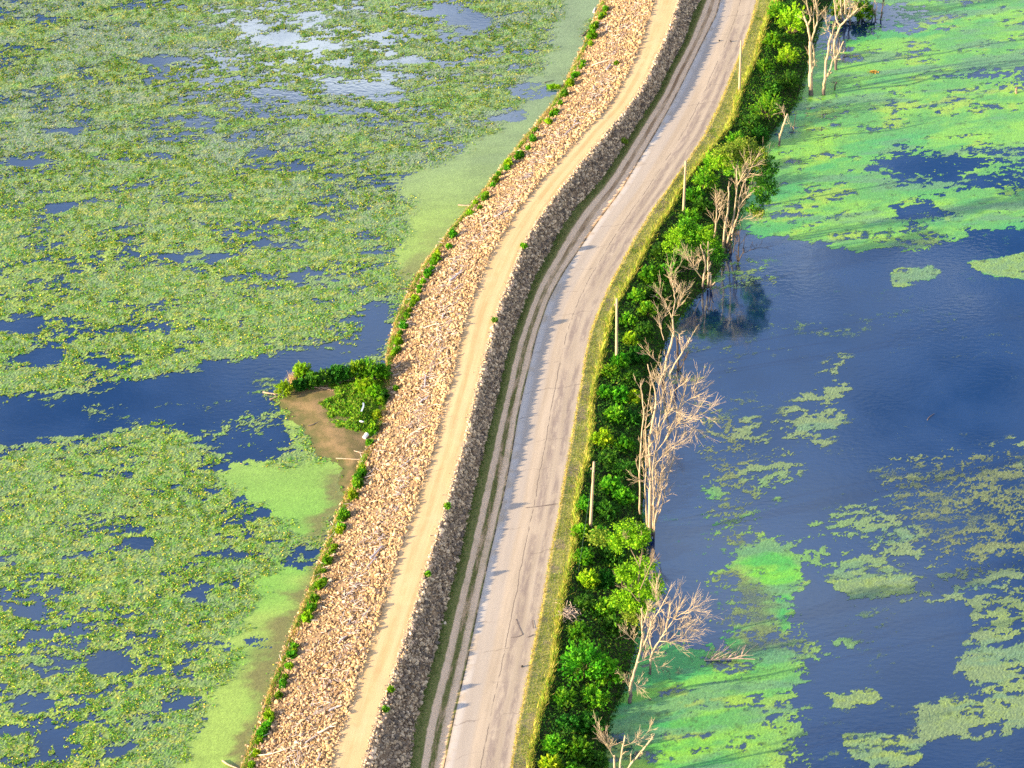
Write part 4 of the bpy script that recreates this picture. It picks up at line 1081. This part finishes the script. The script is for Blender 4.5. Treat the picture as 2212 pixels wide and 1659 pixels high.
# ---- trees traced limb by limb
def lift(pts, base, z0=0.0, depth=0.0, jit=0.35):
    """photo polyline -> 3-D polyline standing over the base pixel; each point keeps its own distance"""
    b = onz(*base, z0)
    out = []
    for k, (x, y) in enumerate(pts):
        out.append(ony(x, y, b[1] + depth * k / max(1, len(pts) - 1) + (rng.normal(0, jit) if 0 < k else 0)))
    return np.array(out)
def twigs_on(L, R, count, length, spread=0.9, up=0.35, sub=3, lo=.35):
    """side twigs along a limb, each with a few sub-twigs"""
    res = []
    for _ in range(count):
        s = random.uniform(lo, 1.0) * (len(L) - 1.001); i = int(s); f = s - i
        p = L[i] * (1 - f) + L[i + 1] * f; d0 = unit(L[i + 1] - L[i]); r0 = (R[i] * (1 - f) + R[i + 1] * f)
        d = unit(d0 * .75 + rng.normal(0, spread * .50, 3) + np.array([0, 0, up]))
        ln = length * random.uniform(.5, 1.25)
        q1 = p + d * ln * .5 + rng.normal(0, .03 * ln, 3); q2 = q1 + unit(d + rng.normal(0, .16, 3) + np.array([0, 0, .12])) * ln * .5
        rr = min(r0 * .5, .032)
        T = spline([p, q1, q2], 5)
        res.append((T, np.linspace(rr, .011, 5)))
        for _k in range(sub + 2):
            u_ = random.uniform(.25, .95); a = T[int(u_ * 3.99)]; dd = unit(unit(T[-1] - T[0]) + rng.normal(0, .33, 3) + np.array([0, 0, .12]))
            l2 = ln * random.uniform(.3, .65)
            res.append((np.array([a, a + dd * l2 * .55 + rng.normal(0, .02, 3), a + dd * l2]), np.array([rr * .6, .014, .008])))
    return res
def tree(name, base, z0, limbs, label, cat, mat=None, twig=(6, 1.6), rmul=1.0, crowns=(), kind='mid', leaf_n=2600, group=None):
    """limbs: [(points, base radius, tip radius, depth)], the first is the trunk"""
    mat = mat or DEAD_MAT
    b = onz(*base, z0)
    e = thing(name, b, label, cat, group)
    for k, lb in enumerate(limbs):
        pts, r0, r1, dep = lb[:4]; tw = lb[4] if len(lb) > 4 else twig
        L = lift(pts, base, z0, dep)
        if k == 0 and z0 < .05: L = np.vstack([L[0] - (L[1] - L[0]) * min(1, .7 / np.linalg.norm(L[1] - L[0])), L])
        n = max(6, 3 * len(L)); L = spline(L, n); L[1:-1] += rng.normal(0, .03, (n - 2, 3)) * min(1, r0 * 6)
        R = (r0 + (r1 - r0) * np.linspace(0, 1, n) ** .8) * rmul * .58 * (1 + rng.normal(0, .05, n))
        V, F = tubes([(L, R)], 7)
        o = link("trunk" if k == 0 else "limb", mesh_np("wood", V - b, F, smooth=True), mat, e)
        if tw and tw[0]:
            k_ = int(tw[0] * 1.5 + 1); sb = tw[2] if len(tw) > 2 else 3
            if k_ <= 4:                                   # few enough to be told apart
                for _ in range(k_):
                    V, F = tubes(twigs_on(L, R, 1, tw[1] * 1.35, spread=.85, lo=.22, sub=sb), 4)
                    link("twig", mesh_np("twig", V - b, F), mat, o)
            else:
                V, F = tubes(twigs_on(L, R, k_, tw[1] * 1.35, spread=.85, lo=.22, sub=sb), 4)
                link("twigs", mesh_np("twigs", V - b, F), mat, o)
    if crowns:
        PP = []; CC = []; AX = []
        for (cx, cy), rx, rz, dep, kd, frac in crowns:
            c0 = ony(cx, cy, b[1] + dep)
            nn = int(leaf_n * frac); nn = int(nn * .62); m = max(7, nn // 24)
            cen = unit(rng.normal(0, 1, (m, 3))) * (rng.random((m, 1)) ** .45) * np.array([rx, rx * .9, rz])
            P = cen[rng.integers(0, m, nn)] ; P = P + rng.normal(0, 1, P.shape) * np.array([.24, .24, .16]) + c0
            pal = np.array(GREENS[kd]); PP.append(P); AX.append(P - c0 + rng.normal(0, 1, P.shape) * rx * .6)
            CC.append(pal[rng.integers(0, len(pal), nn)] * (.7 + .6 * rng.random((nn, 1))))
        P = np.vstack(PP); n = len(P)
        nrm = unit(rng.normal(0, .6, P.shape) + np.array([-.2, -.2, .7]))
        V, F, cc = leaf_quads(P - b, np.vstack(AX), nrm, .2 + .2 * rng.random(n), .1 + .12 * rng.random(n), np.vstack(CC))
        link("crown", mesh_np("crown", V, F, cc), FOL_MAT, e)
    return e
S_ = lambda *p: R5(list(p))
tree("dead_tree", S_((995, 1035))[0], 0, [
    (S_((995, 1035), (992, 880), (998, 700), (992, 560), (990, 450)), .62, .42, 0, (2, 1.2)),
    (S_((990, 450), (968, 320), (945, 240), (922, 180)), .34, .20, .8, (2, .8)),
    (S_((975, 270), (990, 190), (962, 80), (938, -20), (930, -90)), .22, .10, -.6, (5, 1.6)),
    (S_((1000, 450), (1040, 320), (1072, 200), (1062, 90), (1045, -20), (1050, -80)), .26, .10, -1.0, (6, 1.8)),
    (S_((1035, 340), (1025, 180), (1030, 40), (1020, -60)), .14, .06, 1.2, (5, 1.6)),
    (S_((1005, 470), (1030, 560), (1030, 640), (1040, 720)), .22, .12, 1.6, (2, 1.0)),
    (S_((1000, 790), (1015, 750), (1020, 710)), .16, .10, -.3, (0, 1))],
    "tall pale dead tree with forked broken top standing in green film near the top", "dead tree", twig=(4, 1.5))
tree("dead_tree", S_((1130, 1035))[0], 0, [
    (S_((1130, 1035), (1138, 930), (1152, 850), (1155, 700), (1185, 560), (1195, 460), (1215, 380)), .50, .22, 0, (2, 1.2)),
    (S_((1215, 380), (1185, 320), (1160, 250)), .16, .07, .8, (5, 1.4)),
    (S_((1215, 400), (1235, 350), (1245, 290)), .15, .08, -.6, (3, 1.2)),
    (S_((1152, 860), (1190, 800), (1215, 730), (1232, 670), (1295, 585), (1325, 510), (1352, 450)), .30, .14, -.8, (3, 1.2)),
    (S_((1180, 830), (1205, 800), (1225, 785)), .18, .13, .4, (0, 1)),
    (S_((1240, 650), (1225, 560), (1220, 470)), .16, .08, .9, (3, 1.2))],
    "pale dead tree forking low beside the tall one in green film", "dead tree", twig=(4, 1.4))
tree("dead_tree", S_((1268, 760))[0], 0, [
    (S_((1268, 760), (1262, 620), (1250, 480), (1275, 390), (1315, 285)), .42, .26, 0, (2, 1.4)),
    (S_((1315, 285), (1275, 220), (1262, 130), (1250, -10), (1240, -100)), .24, .12, .9, (5, 1.8)),
    (S_((1315, 285), (1380, 215), (1440, 170), (1510, 90)), .26, .16, -.9, (5, 1.5)),
    (S_((1265, 740), (1290, 620), (1285, 540)), .2, .1, 1.0, (3, 1.2)),
    (S_((1400, 200), (1460, 130), (1465, 90)), .10, .05, .4, (2, .8))],
    "leaning dead tree with a long pale limb reaching right over dark water", "dead tree", twig=(4, 1.5))
for (x0, x1, x2, lab) in ((1335, 1325, 1318, "brown dead trunk, left one of the crowded stems at the top edge"), (1375, 1372, 1362, "brown dead trunk, middle one of the crowded stems at the top edge"),
                          (1420, 1425, 1415, "brown dead trunk, right one of the crowded stems at the top edge")):
    tree("dead_tree", S_((x0, 270))[0], 0, [(S_((x0, 270), (x1, 120), (x2, -20), (x2 - 10, -160)), .32, .18, 0, (6, 1.5)), (S_((x1, 120), (x1 + 26, 40), (x1 + 30, -60)), .14, .08, .6, (4, 1.2))], lab, "dead tree", group="crowded brown stems at the top edge")
for pts, lab in ((((1660, 180), (1668, 90), (1690, 0), (1694, -80)), "slim pale trunk leaning right, leftmost of the three in front of the top bush"),
                 (((1695, 220), (1700, 140), (1712, 68)), "short broken pale trunk between two slim ones at the top"),
                 (((1755, 215), (1768, 120), (1790, 0), (1796, -80)), "slim dark trunk, rightmost of three, reflected in the water at the top")):
    tree("dead_tree", S_(pts[0])[0], 0, [(S_(*pts), .2, .11, 0, (4, 1.0))], lab, "dead tree", mat=DARKWOOD_MAT if 'dark' in lab else None, group="three slim trunks at the top edge")
tree("snag", S_((650, 1588))[0], 0, [(S_((650, 1588), (662, 1480), (682, 1410), (702, 1345), (742, 1240)), .27, .24, 0, (0, 1)), (S_((664, 1500), (652, 1480), (648, 1455)), .12, .08, -.2, (0, 1)),
    (S_((722, 1290), (700, 1235), (668, 1190)), .08, .03, .5, (4, .9)), (S_((742, 1245), (765, 1320), (775, 1400)), .05, .02, .6, (3, .8))],
    "broken leaning trunk standing alone in green film below the spreading bush", "snag")
tree("snag", S_((800, 1462))[0], 0, [(S_((800, 1462), (812, 1360), (830, 1255)), .10, .07, 0, (2, .6)), (S_((803, 1440), (780, 1450), (765, 1440)), .08, .05, 0, (0, 1))], "thin grey stub right of the broken leaning trunk", "snag", mat=DARKWOOD_MAT)
tree("stump", S_((1256, 982))[0], 0, [(S_((1256, 982), (1258, 940), (1275, 895)), .22, .16, 0, (0, 1))], "small dark stump right of the tall pale dead trees", "stump", mat=DARKWOOD_MAT)
tree("stump", Z3([(2165, 574)])[0], 0, [(Z3([(2165, 574), (2164, 556), (2167, 540)]), .34, .24, 0, (0, 1))], "brown stump alone in green film near the right edge", "stump", mat=BARK_MAT)
# leafy tree on grey stems
q = lambda *p: R6(list(p))
tree("tree", q((760, 1120))[0], 0, [
    (q((760, 1120), (780, 1000), (805, 920), (850, 650), (868, 430), (860, 260)), .34, .10, 0, (4, 1.6)),
    (q((735, 1110), (735, 950), (768, 750), (785, 600), (778, 480)), .32, .13, -.8, (5, 1.5)),
    (q((868, 470), (905, 410), (970, 270)), .15, .06, -.8, (6, 1.8)),
    (q((815, 1020), (825, 920), (880, 750), (890, 600), (950, 380)), .26, .08, .9, (8, 1.8)),
    (q((885, 690), (940, 610), (985, 560)), .10, .04, -1.0, (4, 1.4)),
    (q((640, 985), (655, 850), (662, 720), (658, 620)), .22, .08, -1.2, (7, 1.5)),
    (q((655, 860), (690, 770), (722, 600)), .14, .05, .5, (6, 1.4)),
    (q((860, 830), (950, 800), (1040, 808)), .06, .03, -1.4, (5, 1.2)),
    (q((930, 480), (1010, 290), (1110, 280)), .12, .05, .5, (7, 1.8)),
    (q((930, 560), (1060, 470), (1160, 560)), .12, .05, 1.6, (6, 1.6))],
    "leafy tree on a clump of grey half dead stems leaning over green film", "tree", crowns=[
        (q((800, 150))[0], 2.1, 1.5, 1.5, 'olive', 1.0), (q((950, 110))[0], 2.2, 1.5, 2.5, 'olive', 1.1), (q((700, 220))[0], 1.8, 1.5, 1.5, 'lime', .7), (q((1030, 200))[0], 2.0, 1.5, 1.5, 'olive', 1.0),
        (q((1170, 270))[0], 1.4, 1.3, 1.0, 'dark', .55), (q((1150, 380))[0], 1.5, 1.4, 1.0, 'dark', .7), (q((1060, 470))[0], 1.5, 1.2, 1.8, 'mid', .5), (q((1190, 480))[0], 1.3, 1.2, .8, 'dark', .45),
        (q((1110, 620))[0], 1.2, 1.3, .8, 'dark', .45), (q((1070, 740))[0], 1.0, .8, .5, 'olive', .3), (q((1000, 690))[0], .8, .6, .5, 'mid', .15), (q((870, 330))[0], 1.4, 1.0, 2.5, 'mid', .35)], leaf_n=2200)
tree("stump", q((770, 1145))[0], 0, [(q((740, 1145), (735, 1090), (730, 1040)), .5, .3, 0, (4, .7)), (q((800, 1145), (800, 1090), (795, 1050)), .45, .25, .4, (4, .7))], "wide dark root clump at the foot of the leafy tree", "stump", mat=DARKWOOD_MAT)
tree("snag", q((875, 1245))[0], 0, [
    (q((875, 1245), (880, 1150), (886, 1040), (882, 925)), .18, .12, 0, (5, .8)), (q((880, 1230), (905, 1180), (925, 1140), (935, 1060), (938, 975)), .13, .05, -.5, (3, .6)),
    (q((925, 1150), (985, 1125), (1050, 1100), (1110, 1095), (1172, 1100)), .08, .03, -.6, (4, .8)), (q((870, 1220), (865, 1190), (862, 1170)), .12, .09, .2, (0, 1)), (q((830, 1140), (845, 1040), (860, 970)), .1, .04, .9, (6, .9))],
    "dark broken snag with a thin limb stretched right over blue water", "snag", mat=DARKWOOD_MAT)
tree("tree", q((522, 1505))[0], 0, [
    (q((522, 1505), (530, 1400), (552, 1270), (535, 1180), (518, 1120), (500, 1060)), .30, .12, 0, (3, 1.2)),
    (q((575, 1495), (577, 1380), (578, 1250), (575, 1130), (578, 1030)), .24, .11, .5, (3, 1.1)),
    (q((600, 1525), (604, 1430), (600, 1340)), .24, .17, -.7, (0, 1)), (q((582, 1290), (598, 1260), (602, 1230)), .16, .12, .3, (0, 1)), (q((605, 1480), (630, 1455), (645, 1435)), .18, .16, -.9, (0, 1)),
    (q((515, 1400), (455, 1320), (400, 1240), (340, 1150)), .12, .04, -.8, (14, 1.5, 4)), (q((540, 1230), (500, 1190), (470, 1160)), .08, .03, .7, (7, 1.2)), (q((578, 1130), (610, 1110), (635, 1118)), .07, .03, -.5, (2, .6))],
    "small leafy tree on three pale broken stems at the shore bend", "tree", crowns=[
        (q((300, 970))[0], 1.5, 1.0, 1.5, 'lime', .6), (q((420, 940))[0], 1.7, 1.1, 2.0, 'mid', .8), (q((560, 960))[0], 1.5, 1.0, 1.6, 'lime', .6), (q((220, 1060))[0], 1.3, .9, 1.0, 'lime', .4), (q((400, 1080))[0], 1.4, 1.0, 2.4, 'mid', .6),
        (q((620, 1080))[0], 1.2, 1.1, 1.2, 'mid', .6), (q((670, 1170))[0], .9, 1.0, .6, 'dark', .45), (q((460, 1030))[0], 1.3, .9, 1.8, 'mid', .5), (q((360, 860))[0], 1.1, .8, 2.6, 'mid', .35)], leaf_n=2000)
f5 = lambda *p: Z5(list(p))
tree("dead_tree", f5((2035, 820))[0], .1, [
    (f5((2035, 820), (2048, 720), (2080, 600), (2098, 520), (2092, 420)), .36, .17, 0, (3, 1.5)),
    (f5((2092, 420), (2108, 320), (2098, 240), (2085, 175)), .15, .05, .5, (9, 1.7)), (f5((2092, 430), (2060, 360), (2020, 290)), .10, .04, -.8, (9, 1.6)), (f5((2100, 400), (2140, 330), (2165, 250)), .09, .03, .9, (8, 1.5)),
    (f5((2078, 765), (2110, 700), (2150, 640), (2180, 590), (2205, 545)), .20, .09, -.9, (6, 1.3)), (f5((2095, 500), (2130, 520), (2140, 560)), .12, .08, -.5, (2, .8)),
    (f5((2040, 760), (2000, 700), (1965, 665), (1935, 635)), .08, .03, -.6, (6, 1.2)), (f5((2040, 560), (2020, 480), (2035, 420)), .08, .03, 1.0, (8, 1.4))],
    "bare forked dead tree with fine crown right of the middle pole", "dead tree", twig=(5, 1.4))
tree("stump", f5((2130, 745))[0], 0, [(f5((2130, 745), (2125, 660), (2118, 540)), .3, .2, 0, (4, .9)), (f5((2140, 740), (2165, 690), (2175, 660)), .16, .08, .4, (5, .8))], "dark jagged stump standing in water behind the bare forked tree", "stump", mat=DARKWOOD_MAT)
tree("dead_tree", (1404, 1160), 0.1, [
    ([(1404, 1160), (1404, 1082), (1405, 1012), (1402, 960), (1411, 907), (1417, 862), (1408, 820), (1399, 787)], .40, .10, 0, (6, 1.6)),
    ([(1383, 1110), (1382, 1065), (1383, 977), (1390, 905), (1389, 872), (1383, 826)], .20, .09, -.8, (5, 1.3)),
    ([(1403, 965), (1420, 942), (1433, 912), (1445, 889), (1455, 840)], .20, .07, -.6, (8, 1.8)),
    ([(1445, 889), (1440, 850), (1432, 820)], .09, .04, .6, (6, 1.4)),
    ([(1410, 985), (1436, 952), (1462, 918), (1490, 905), (1522, 892)], .13, .03, -1.0, (16, 2.0, 4)), ([(1436, 952), (1470, 880), (1500, 855), (1510, 840)], .10, .03, .8, (16, 2.0, 4)),
    ([(1440, 925), (1470, 905), (1500, 925), (1502, 935)], .08, .03, 1.4, (12, 1.6, 4)), ([(1406, 1020), (1430, 985), (1455, 965), (1478, 955)], .12, .03, -.8, (14, 1.7, 4)),
    ([(1408, 1100), (1420, 1060), (1428, 1020), (1432, 990)], .18, .06, .9, (9, 1.4)), ([(1404, 1060), (1390, 1040), (1380, 1035)], .08, .03, -.6, (5, 1.1)),
    ([(1398, 1150), (1394, 1060), (1396, 980), (1390, 930)], .17, .06, 1.2, (7, 1.3)), ([(1408, 1150), (1415, 1050), (1418, 985), (1428, 930)], .18, .05, 1.6, (8, 1.4)),
    ([(1410, 1158), (1412, 1080), (1410, 1010), (1420, 950), (1416, 905)], .16, .05, -1.4, (7, 1.4)), ([(1400, 1010), (1394, 930), (1402, 860), (1412, 800)], .13, .04, 1.0, (8, 1.3)),
    ([(1416, 1130), (1432, 1085), (1440, 1040), (1452, 1000)], .13, .04, 1.0, (9, 1.3)), ([(1420, 942), (1428, 880), (1424, 830), (1436, 800)], .12, .04, -.4, (8, 1.3)),
    ([(1412, 1165), (1416, 1120), (1424, 1080), (1432, 1050)], .20, .06, -.5, (10, 1.4)), ([(1455, 845), (1475, 830), (1488, 828)], .06, .03, 0.5, (8, 1.3))],
    "biggest bare dead tree with wide fan of fine branches over blue water", "dead tree", twig=(6, 1.5))
e8 = lambda *p: Z8(list(p))
tree("tree", e8((1925, 960))[0], .2, [
    (e8((1925, 960), (1905, 800), (1890, 640), (1885, 480), (1905, 330), (1900, 200)), .22, .06, 1.5, (6, 1.3)), (e8((1895, 560), (1950, 430), (1975, 380)), .09, .04, .5, (6, 1.2)), (e8((1890, 640), (1820, 560), (1780, 540)), .08, .03, 1.0, (5, 1.1)),
    (e8((1890, 420), (1830, 300), (1800, 250)), .08, .03, 1.4, (5, 1.1))],
    "lime green leafy tree with two crowns between the dead trees", "tree", mat=BARK_MAT, crowns=[
        (e8((1840, 215))[0], 1.9, 1.3, 1.5, 'lime', 1.0), (e8((1760, 265))[0], 1.4, .9, 1.8, 'lime', .55), (e8((1900, 260))[0], 1.2, .9, 1.3, 'lime', .4), (e8((1640, 250))[0], 1.2, .9, 2.4, 'olive', .35),
        (e8((1900, 420))[0], 1.5, 1.0, 1.6, 'lime', .5), (e8((1820, 470))[0], 1.4, .9, 1.4, 'lime', .55), (e8((1930, 540))[0], 1.9, 1.2, 1.2, 'lime', .9), (e8((1800, 620))[0], 1.9, 1.0, 1.0, 'lime', .8),
        (e8((1900, 650))[0], 1.6, 1.1, 1.0, 'lime', .7), (e8((1860, 720))[0], 1.2, .8, .6, 'olive', .4), (e8((1990, 570))[0], 1.0, .8, 1.0, 'lime', .35)], leaf_n=2200)
tree("dead_tree", e8((1830, 1262))[0], .05, [
    (e8((1830, 1262), (1835, 1180), (1845, 1110), (1878, 1000), (1903, 890), (1908, 790), (1900, 680)), .36, .13, 0, (4, 1.3)),
    (e8((1895, 940), (1935, 860), (1960, 780), (2010, 690), (2060, 600)), .22, .07, -.8, (6, 1.5)), (e8((1875, 1010), (1940, 990), (1985, 978)), .11, .05, .5, (7, 1.3)), (e8((1905, 800), (1935, 710), (1945, 660)), .10, .05, .7, (5, 1.2)),
    (e8((1880, 900), (1830, 850), (1780, 810)), .07, .02, -.8, (8, 1.2)), (e8((1850, 1120), (1880, 1160), (1910, 1150)), .06, .02, -.5, (7, 1.1)), (e8((1838, 1180), (1800, 1120), (1770, 1085)), .05, .02, .5, (6, 1.0))],
    "pale leaning dead tree on the shore right of the largest bush", "dead tree", twig=(5, 1.3))
tree("dead_tree", e8((1955, 1085))[0], 0, [
    (e8((1955, 1085), (1965, 960), (2010, 880), (2050, 810), (2072, 700), (2085, 650)), .26, .07, 0, (8, 1.7)), (e8((2040, 830), (2110, 740), (2190, 690), (2230, 700)), .11, .03, -.8, (14, 1.7, 4)), (e8((2030, 850), (2130, 800), (2230, 820)), .09, .03, .8, (14, 1.6, 4)),
    (e8((1975, 950), (1950, 860), (1965, 790)), .10, .04, .8, (8, 1.4)), (e8((2015, 880), (2090, 880), (2190, 870)), .08, .03, -.6, (12, 1.5, 4)), (e8((1970, 980), (2000, 1040), (2050, 1050), (2065, 1100)), .07, .02, -.4, (7, 1.0)),
    (e8((1960, 1060), (1910, 1110), (1890, 1150)), .08, .03, -.5, (6, 1.0)), (e8((2060, 740), (2000, 640), (1985, 560)), .08, .03, 1.2, (9, 1.4))],
    "spreading bare dead tree with thin twigs behind the pale leaning one", "dead tree", twig=(6, 1.4))
tree("snag", (1336, 1690), 0, [
    ([(1336, 1690), (1340, 1650), (1344, 1620), (1350, 1589)], .26, .13, 0, (2, .8)), ([(1332, 1680), (1327, 1650), (1327, 1631)], .24, .16, .4, (0, 1)), ([(1328, 1640), (1312, 1610), (1293, 1578)], .07, .02, .4, (14, 1.3, 4)),
    ([(1350, 1672), (1362, 1652), (1385, 1624), (1411, 1592)], .22, .12, -.5, (3, .8)), ([(1382, 1628), (1387, 1626), (1388, 1630)], .1, .08, -.5, (0, 1)), ([(1346, 1612), (1378, 1600), (1406, 1575)], .06, .02, .4, (10, 1.1))],
    "broken pale snag with splayed limbs at the bottom edge", "snag")
# fallen branch lying in the film
p = onz(1578, 1424, .1)
ln = [(np.array([onz(1522, 1427, .08), onz(1555, 1424, .2), onz(1590, 1422, .2), onz(1631, 1424, .08)]), np.array([.05, .09, .09, .04]))]
base_l = spline(ln[0][0], 9)
for i in range(26):
    a = base_l[random.randrange(0, 7)]; d = np.array([random.uniform(.3, 2.2), random.uniform(-.4, 1.8), random.uniform(.2, 1.3)])
    ln.append((spline([a, a + d * .5 + (0, 0, .15), a + d], 5), np.linspace(.035, .012, 5)))
V, F = tubes(ln, 5)
o = tag(link("fallen_branch", mesh_np("fallen_branch", V - p, F, np.repeat([(.42, .31, .24)], len(V), 0)), DRIFT_MAT), "fallen twiggy branch lying in green film near the lower shore", "branch"); o.location = p

# ------------------------------------------------------------------ poles, litter, small things
POLE_MAT = m_plain("weathered_pole", (0.40, 0.29, 0.18), (0.52, 0.39, 0.25), 4.0, 0.85, 0.2, (4, 4, .3))
INS_MAT = m_plain("insulator", (0.25, 0.2, 0.17), (0.35, 0.3, 0.26), 8.0, 0.4, 0.5)
WIRE_MAT = m_plain("wire", (0.03, 0.06, 0.05), (0.05, 0.08, 0.06), 8.0, 0.5, 0.5)
def pole(base, top, label, guy=None):
    b = onz(*base, 1.2); b[2] = float(ground_z(b[0], b[1])); b = onz(*base, b[2]); tp = ony(*top, b[1])
    e = thing("utility_pole", b, label, "utility pole", "utility poles beside the road")
    L = spline([(0, 0, -.3), (tp - b) * .5, tp - b], 7)
    V, F = tubes([(L, np.linspace(.19, .13, 7))], 10)
    link("shaft", mesh_np("shaft", V, F, smooth=True), POLE_MAT, e)
    q = (tp - b) * .9
    V, F = tubes([((q + (-.1, 0, 0), q + (-.24, -.05, 0)), (.03, .03)), (np.array([q + (-.24, -.05, -.02), q + (-.24, -.05, .06), q + (-.24, -.05, .14), q + (-.24, -.05, .2)]), (.07, .09, .05, .06))], 8)
    link("insulator", mesh_np("insulator", V, F), INS_MAT, e)
    if guy:
        gp = onz(*guy, 1.1) - b; q = (tp - b) * .88
        V, F = tubes([(np.array([q, q * .5 + gp * .5, gp]), (.018, .018, .018))], 5)
        link("guy_wire", mesh_np("guy_wire", V, F), WIRE_MAT, e)
pole((1597, 199), (1601, 88), "pale wooden pole beside the yellow grass, topmost of the four")
pole(q((330, 750))[0], q((354, 225))[0], "pale wooden pole left of the leafy tree with grey stems")
pole(f5((1749, 690))[0], f5((1750, 305))[0], "pale wooden pole at the middle of the bend beside star shaped bush")
pole((1275, 1146), (1283, 998), "pale wooden pole with thin guy wire above the lime tree", guy=(1248, 1245))
b = onz(*f5((1652, 640))[0], 1.25)
V, F = tubes([(np.array([(0, 0, -.1), (.2, 0, .9), (.55, .1, 2.0)]), (.05, .05, .04))], 6)
link_o = link("marker_stake", mesh_np("marker_stake", V, F), m_plain("yellow_paint", (.62, .46, .05), (.70, .52, .08)))
tag(link_o, "leaning yellow stake in the verge left of the middle pole", "stake").location = b

WHITE = m_plain("white_plastic", (.78, .78, .80), (.86, .86, .86), 3.0, 0.5, 0.4)
BLUEG = m_plain("faded_blue_board", (.42, .50, .56), (.55, .62, .66), 3.0, 0.7, 0.3)
GREYP = m_plain("grey_rim", (.45, .42, .45), (.55, .52, .55), 3.0, 0.6, 0.3)
# white drum lying at the foot of the stones
p = onz(*R4([(1232, 1082)])[0], .35)
e = thing("drum", (p[0], p[1], .38), "white plastic drum lying at the foot of the stones below the weeds", "drum")
prof = [(-.45, .02), (-.45, .27), (-.40, .30), (-.2, .305), (-.17, .32), (-.14, .305), (.14, .305), (.17, .32), (.2, .305), (.40, .30), (.45, .27), (.45, .02)]
def lathe(prof, n=20):
    a = np.linspace(0, 2 * math.pi, n, endpoint=False); V = []; F = []
    for x, r in prof: V += [(x, r * math.cos(t_), r * math.sin(t_)) for t_ in a]
    for i in range(len(prof) - 1):
        for j in range(n): F.append((i * n + j, i * n + (j + 1) % n, (i + 1) * n + (j + 1) % n, (i + 1) * n + j))
    return np.array(V), np.array(F)
V, F = lathe(prof); link("shell", mesh_np("shell", V, F, smooth=False), WHITE, e)
V, F = lathe([(-.455, .05), (-.47, .05), (-.47, .22), (-.455, .22)]); link("lid", mesh_np("lid", V, F), GREYP, e)
e.rotation_euler = (0, -.25, 1.05); e.scale = (.8, .8, .8)
# white bag and blue board in the weeds
p = onz(*R4([(1185, 910)])[0], .7)
V, F, cc = rock_field(np.zeros((1, 3)), np.array([.24]), np.array([(1, 1, 1.0)]))
V[:, 2] *= .6; V[:, 0] *= 1.3
o = tag(link("plastic_bag", mesh_np("plastic_bag", V, F, smooth=True), WHITE), "crumpled white plastic lying on the green weeds of the spit", "plastic litter"); o.location = (p[0], p[1], .75)
p = onz(*R4([(1200, 740)])[0], .7)
L = spline([(-.15, -.85, 0), (.05, 0, .12), (0.0, .85, .02)], 8); VV = []; FF = []
for k, a in enumerate(L):
    for s, hh in ((-.10, 0), (.10, 0), (.10, .05), (-.10, .05)): VV.append((a[0] + s, a[1], a[2] + hh))
for k in range(7):
    for j in range(4): FF.append((k * 4 + j, k * 4 + (j + 1) % 4, k * 4 + 4 + (j + 1) % 4, k * 4 + 4 + j))
FF += [(3, 2, 1, 0), (28, 29, 30, 31)]
o = tag(link("board", mesh_np("board", VV, FF), BLUEG), "narrow pale blue board lying on the weeds of the spit", "board"); o.location = (p[0], p[1], .75)
# dark clods on the road and one pale stone in the ditch
for (a, b), s, lab in (((1554, 88.5), .13, "small dark clod on the upper road, left of a pair"), ((1578, 90), .15, "small dark clod on the upper road, right of a pair"), ((1127.8, 1440), .13, "single small dark clod on the lower road")):
    p = onz(a, b, ZR + .05)
    V, F, cc = rock_field(np.zeros((1, 3)), np.array([s]), np.array([(.03, .028, .026)]))
    o = tag(link("clod", mesh_np("clod", V, F, cc), ROCK_MAT), lab, "clod"); o.location = (p[0], p[1], ZR + .10)
p = onz(*Z8([(695, 767)])[0], 1.3)
V, F, cc = rock_field(np.zeros((1, 3)), np.array([.26]), np.array([(.62, .5, .36)]))
o = tag(link("stone", mesh_np("stone", V, F, cc), ROCK_MAT), "single pale stone lying in the green ditch beside the ruts", "stone"); o.location = (p[0], p[1], 1.25)
p = onz(*Z3([(1287, 443)])[0], .05)
V, F, cc = leaf_quads(np.stack([rng.normal(0, .35, 60), rng.normal(0, .2, 60), .04 + .08 * rng.random(60)], -1), rng.normal(0, 1, (60, 3)), unit(rng.normal(0, .3, (60, 3)) + (0, 0, 1)), np.full(60, .3), np.full(60, .2), np.array([(.5, .3, .06)]) * np.ones((60, 1)))
o = tag(link("dry_leaf_raft", mesh_np("dry_leaf_raft", V, F, cc), LILY_MAT), "small raft of orange dead leaves on bright green film", "leaf raft"); o.location = (p[0], p[1], 0.02)
# tar seams on the road
def seam(px):
    pts = np.array([onz(x, y, ZR + .055) for x, y in px]); L = spline(pts, 14); T = unit(np.gradient(L, axis=0)); N = np.stack([-T[:, 1], T[:, 0], np.zeros(14)], -1)
    w_ = (.03 + .05 * rng.random(14))[:, None]
    V = np.vstack([L - N * w_, L + N * w_]); V[:, 2] = ZR + .058
    F = [(i, i + 1, 15 + i, 14 + i) for i in range(13)]
    o = link("tar_seam", mesh_np("tar_seam", V, F), TAR, road)
TAR = m_plain("tar", (.13, .10, .09), (.20, .155, .13), 5.0, 0.7, 0.3)
for px in (e8((1132, 742), (1150, 790), (1172, 838)), e8((1172, 838), (1140, 852), (1100, 856)), e8((1232, 752), (1240, 800)), e8((1240, 838), (1200, 856)), e8((1190, 60), (1290, 48), (1380, 34))):
    seam(px)
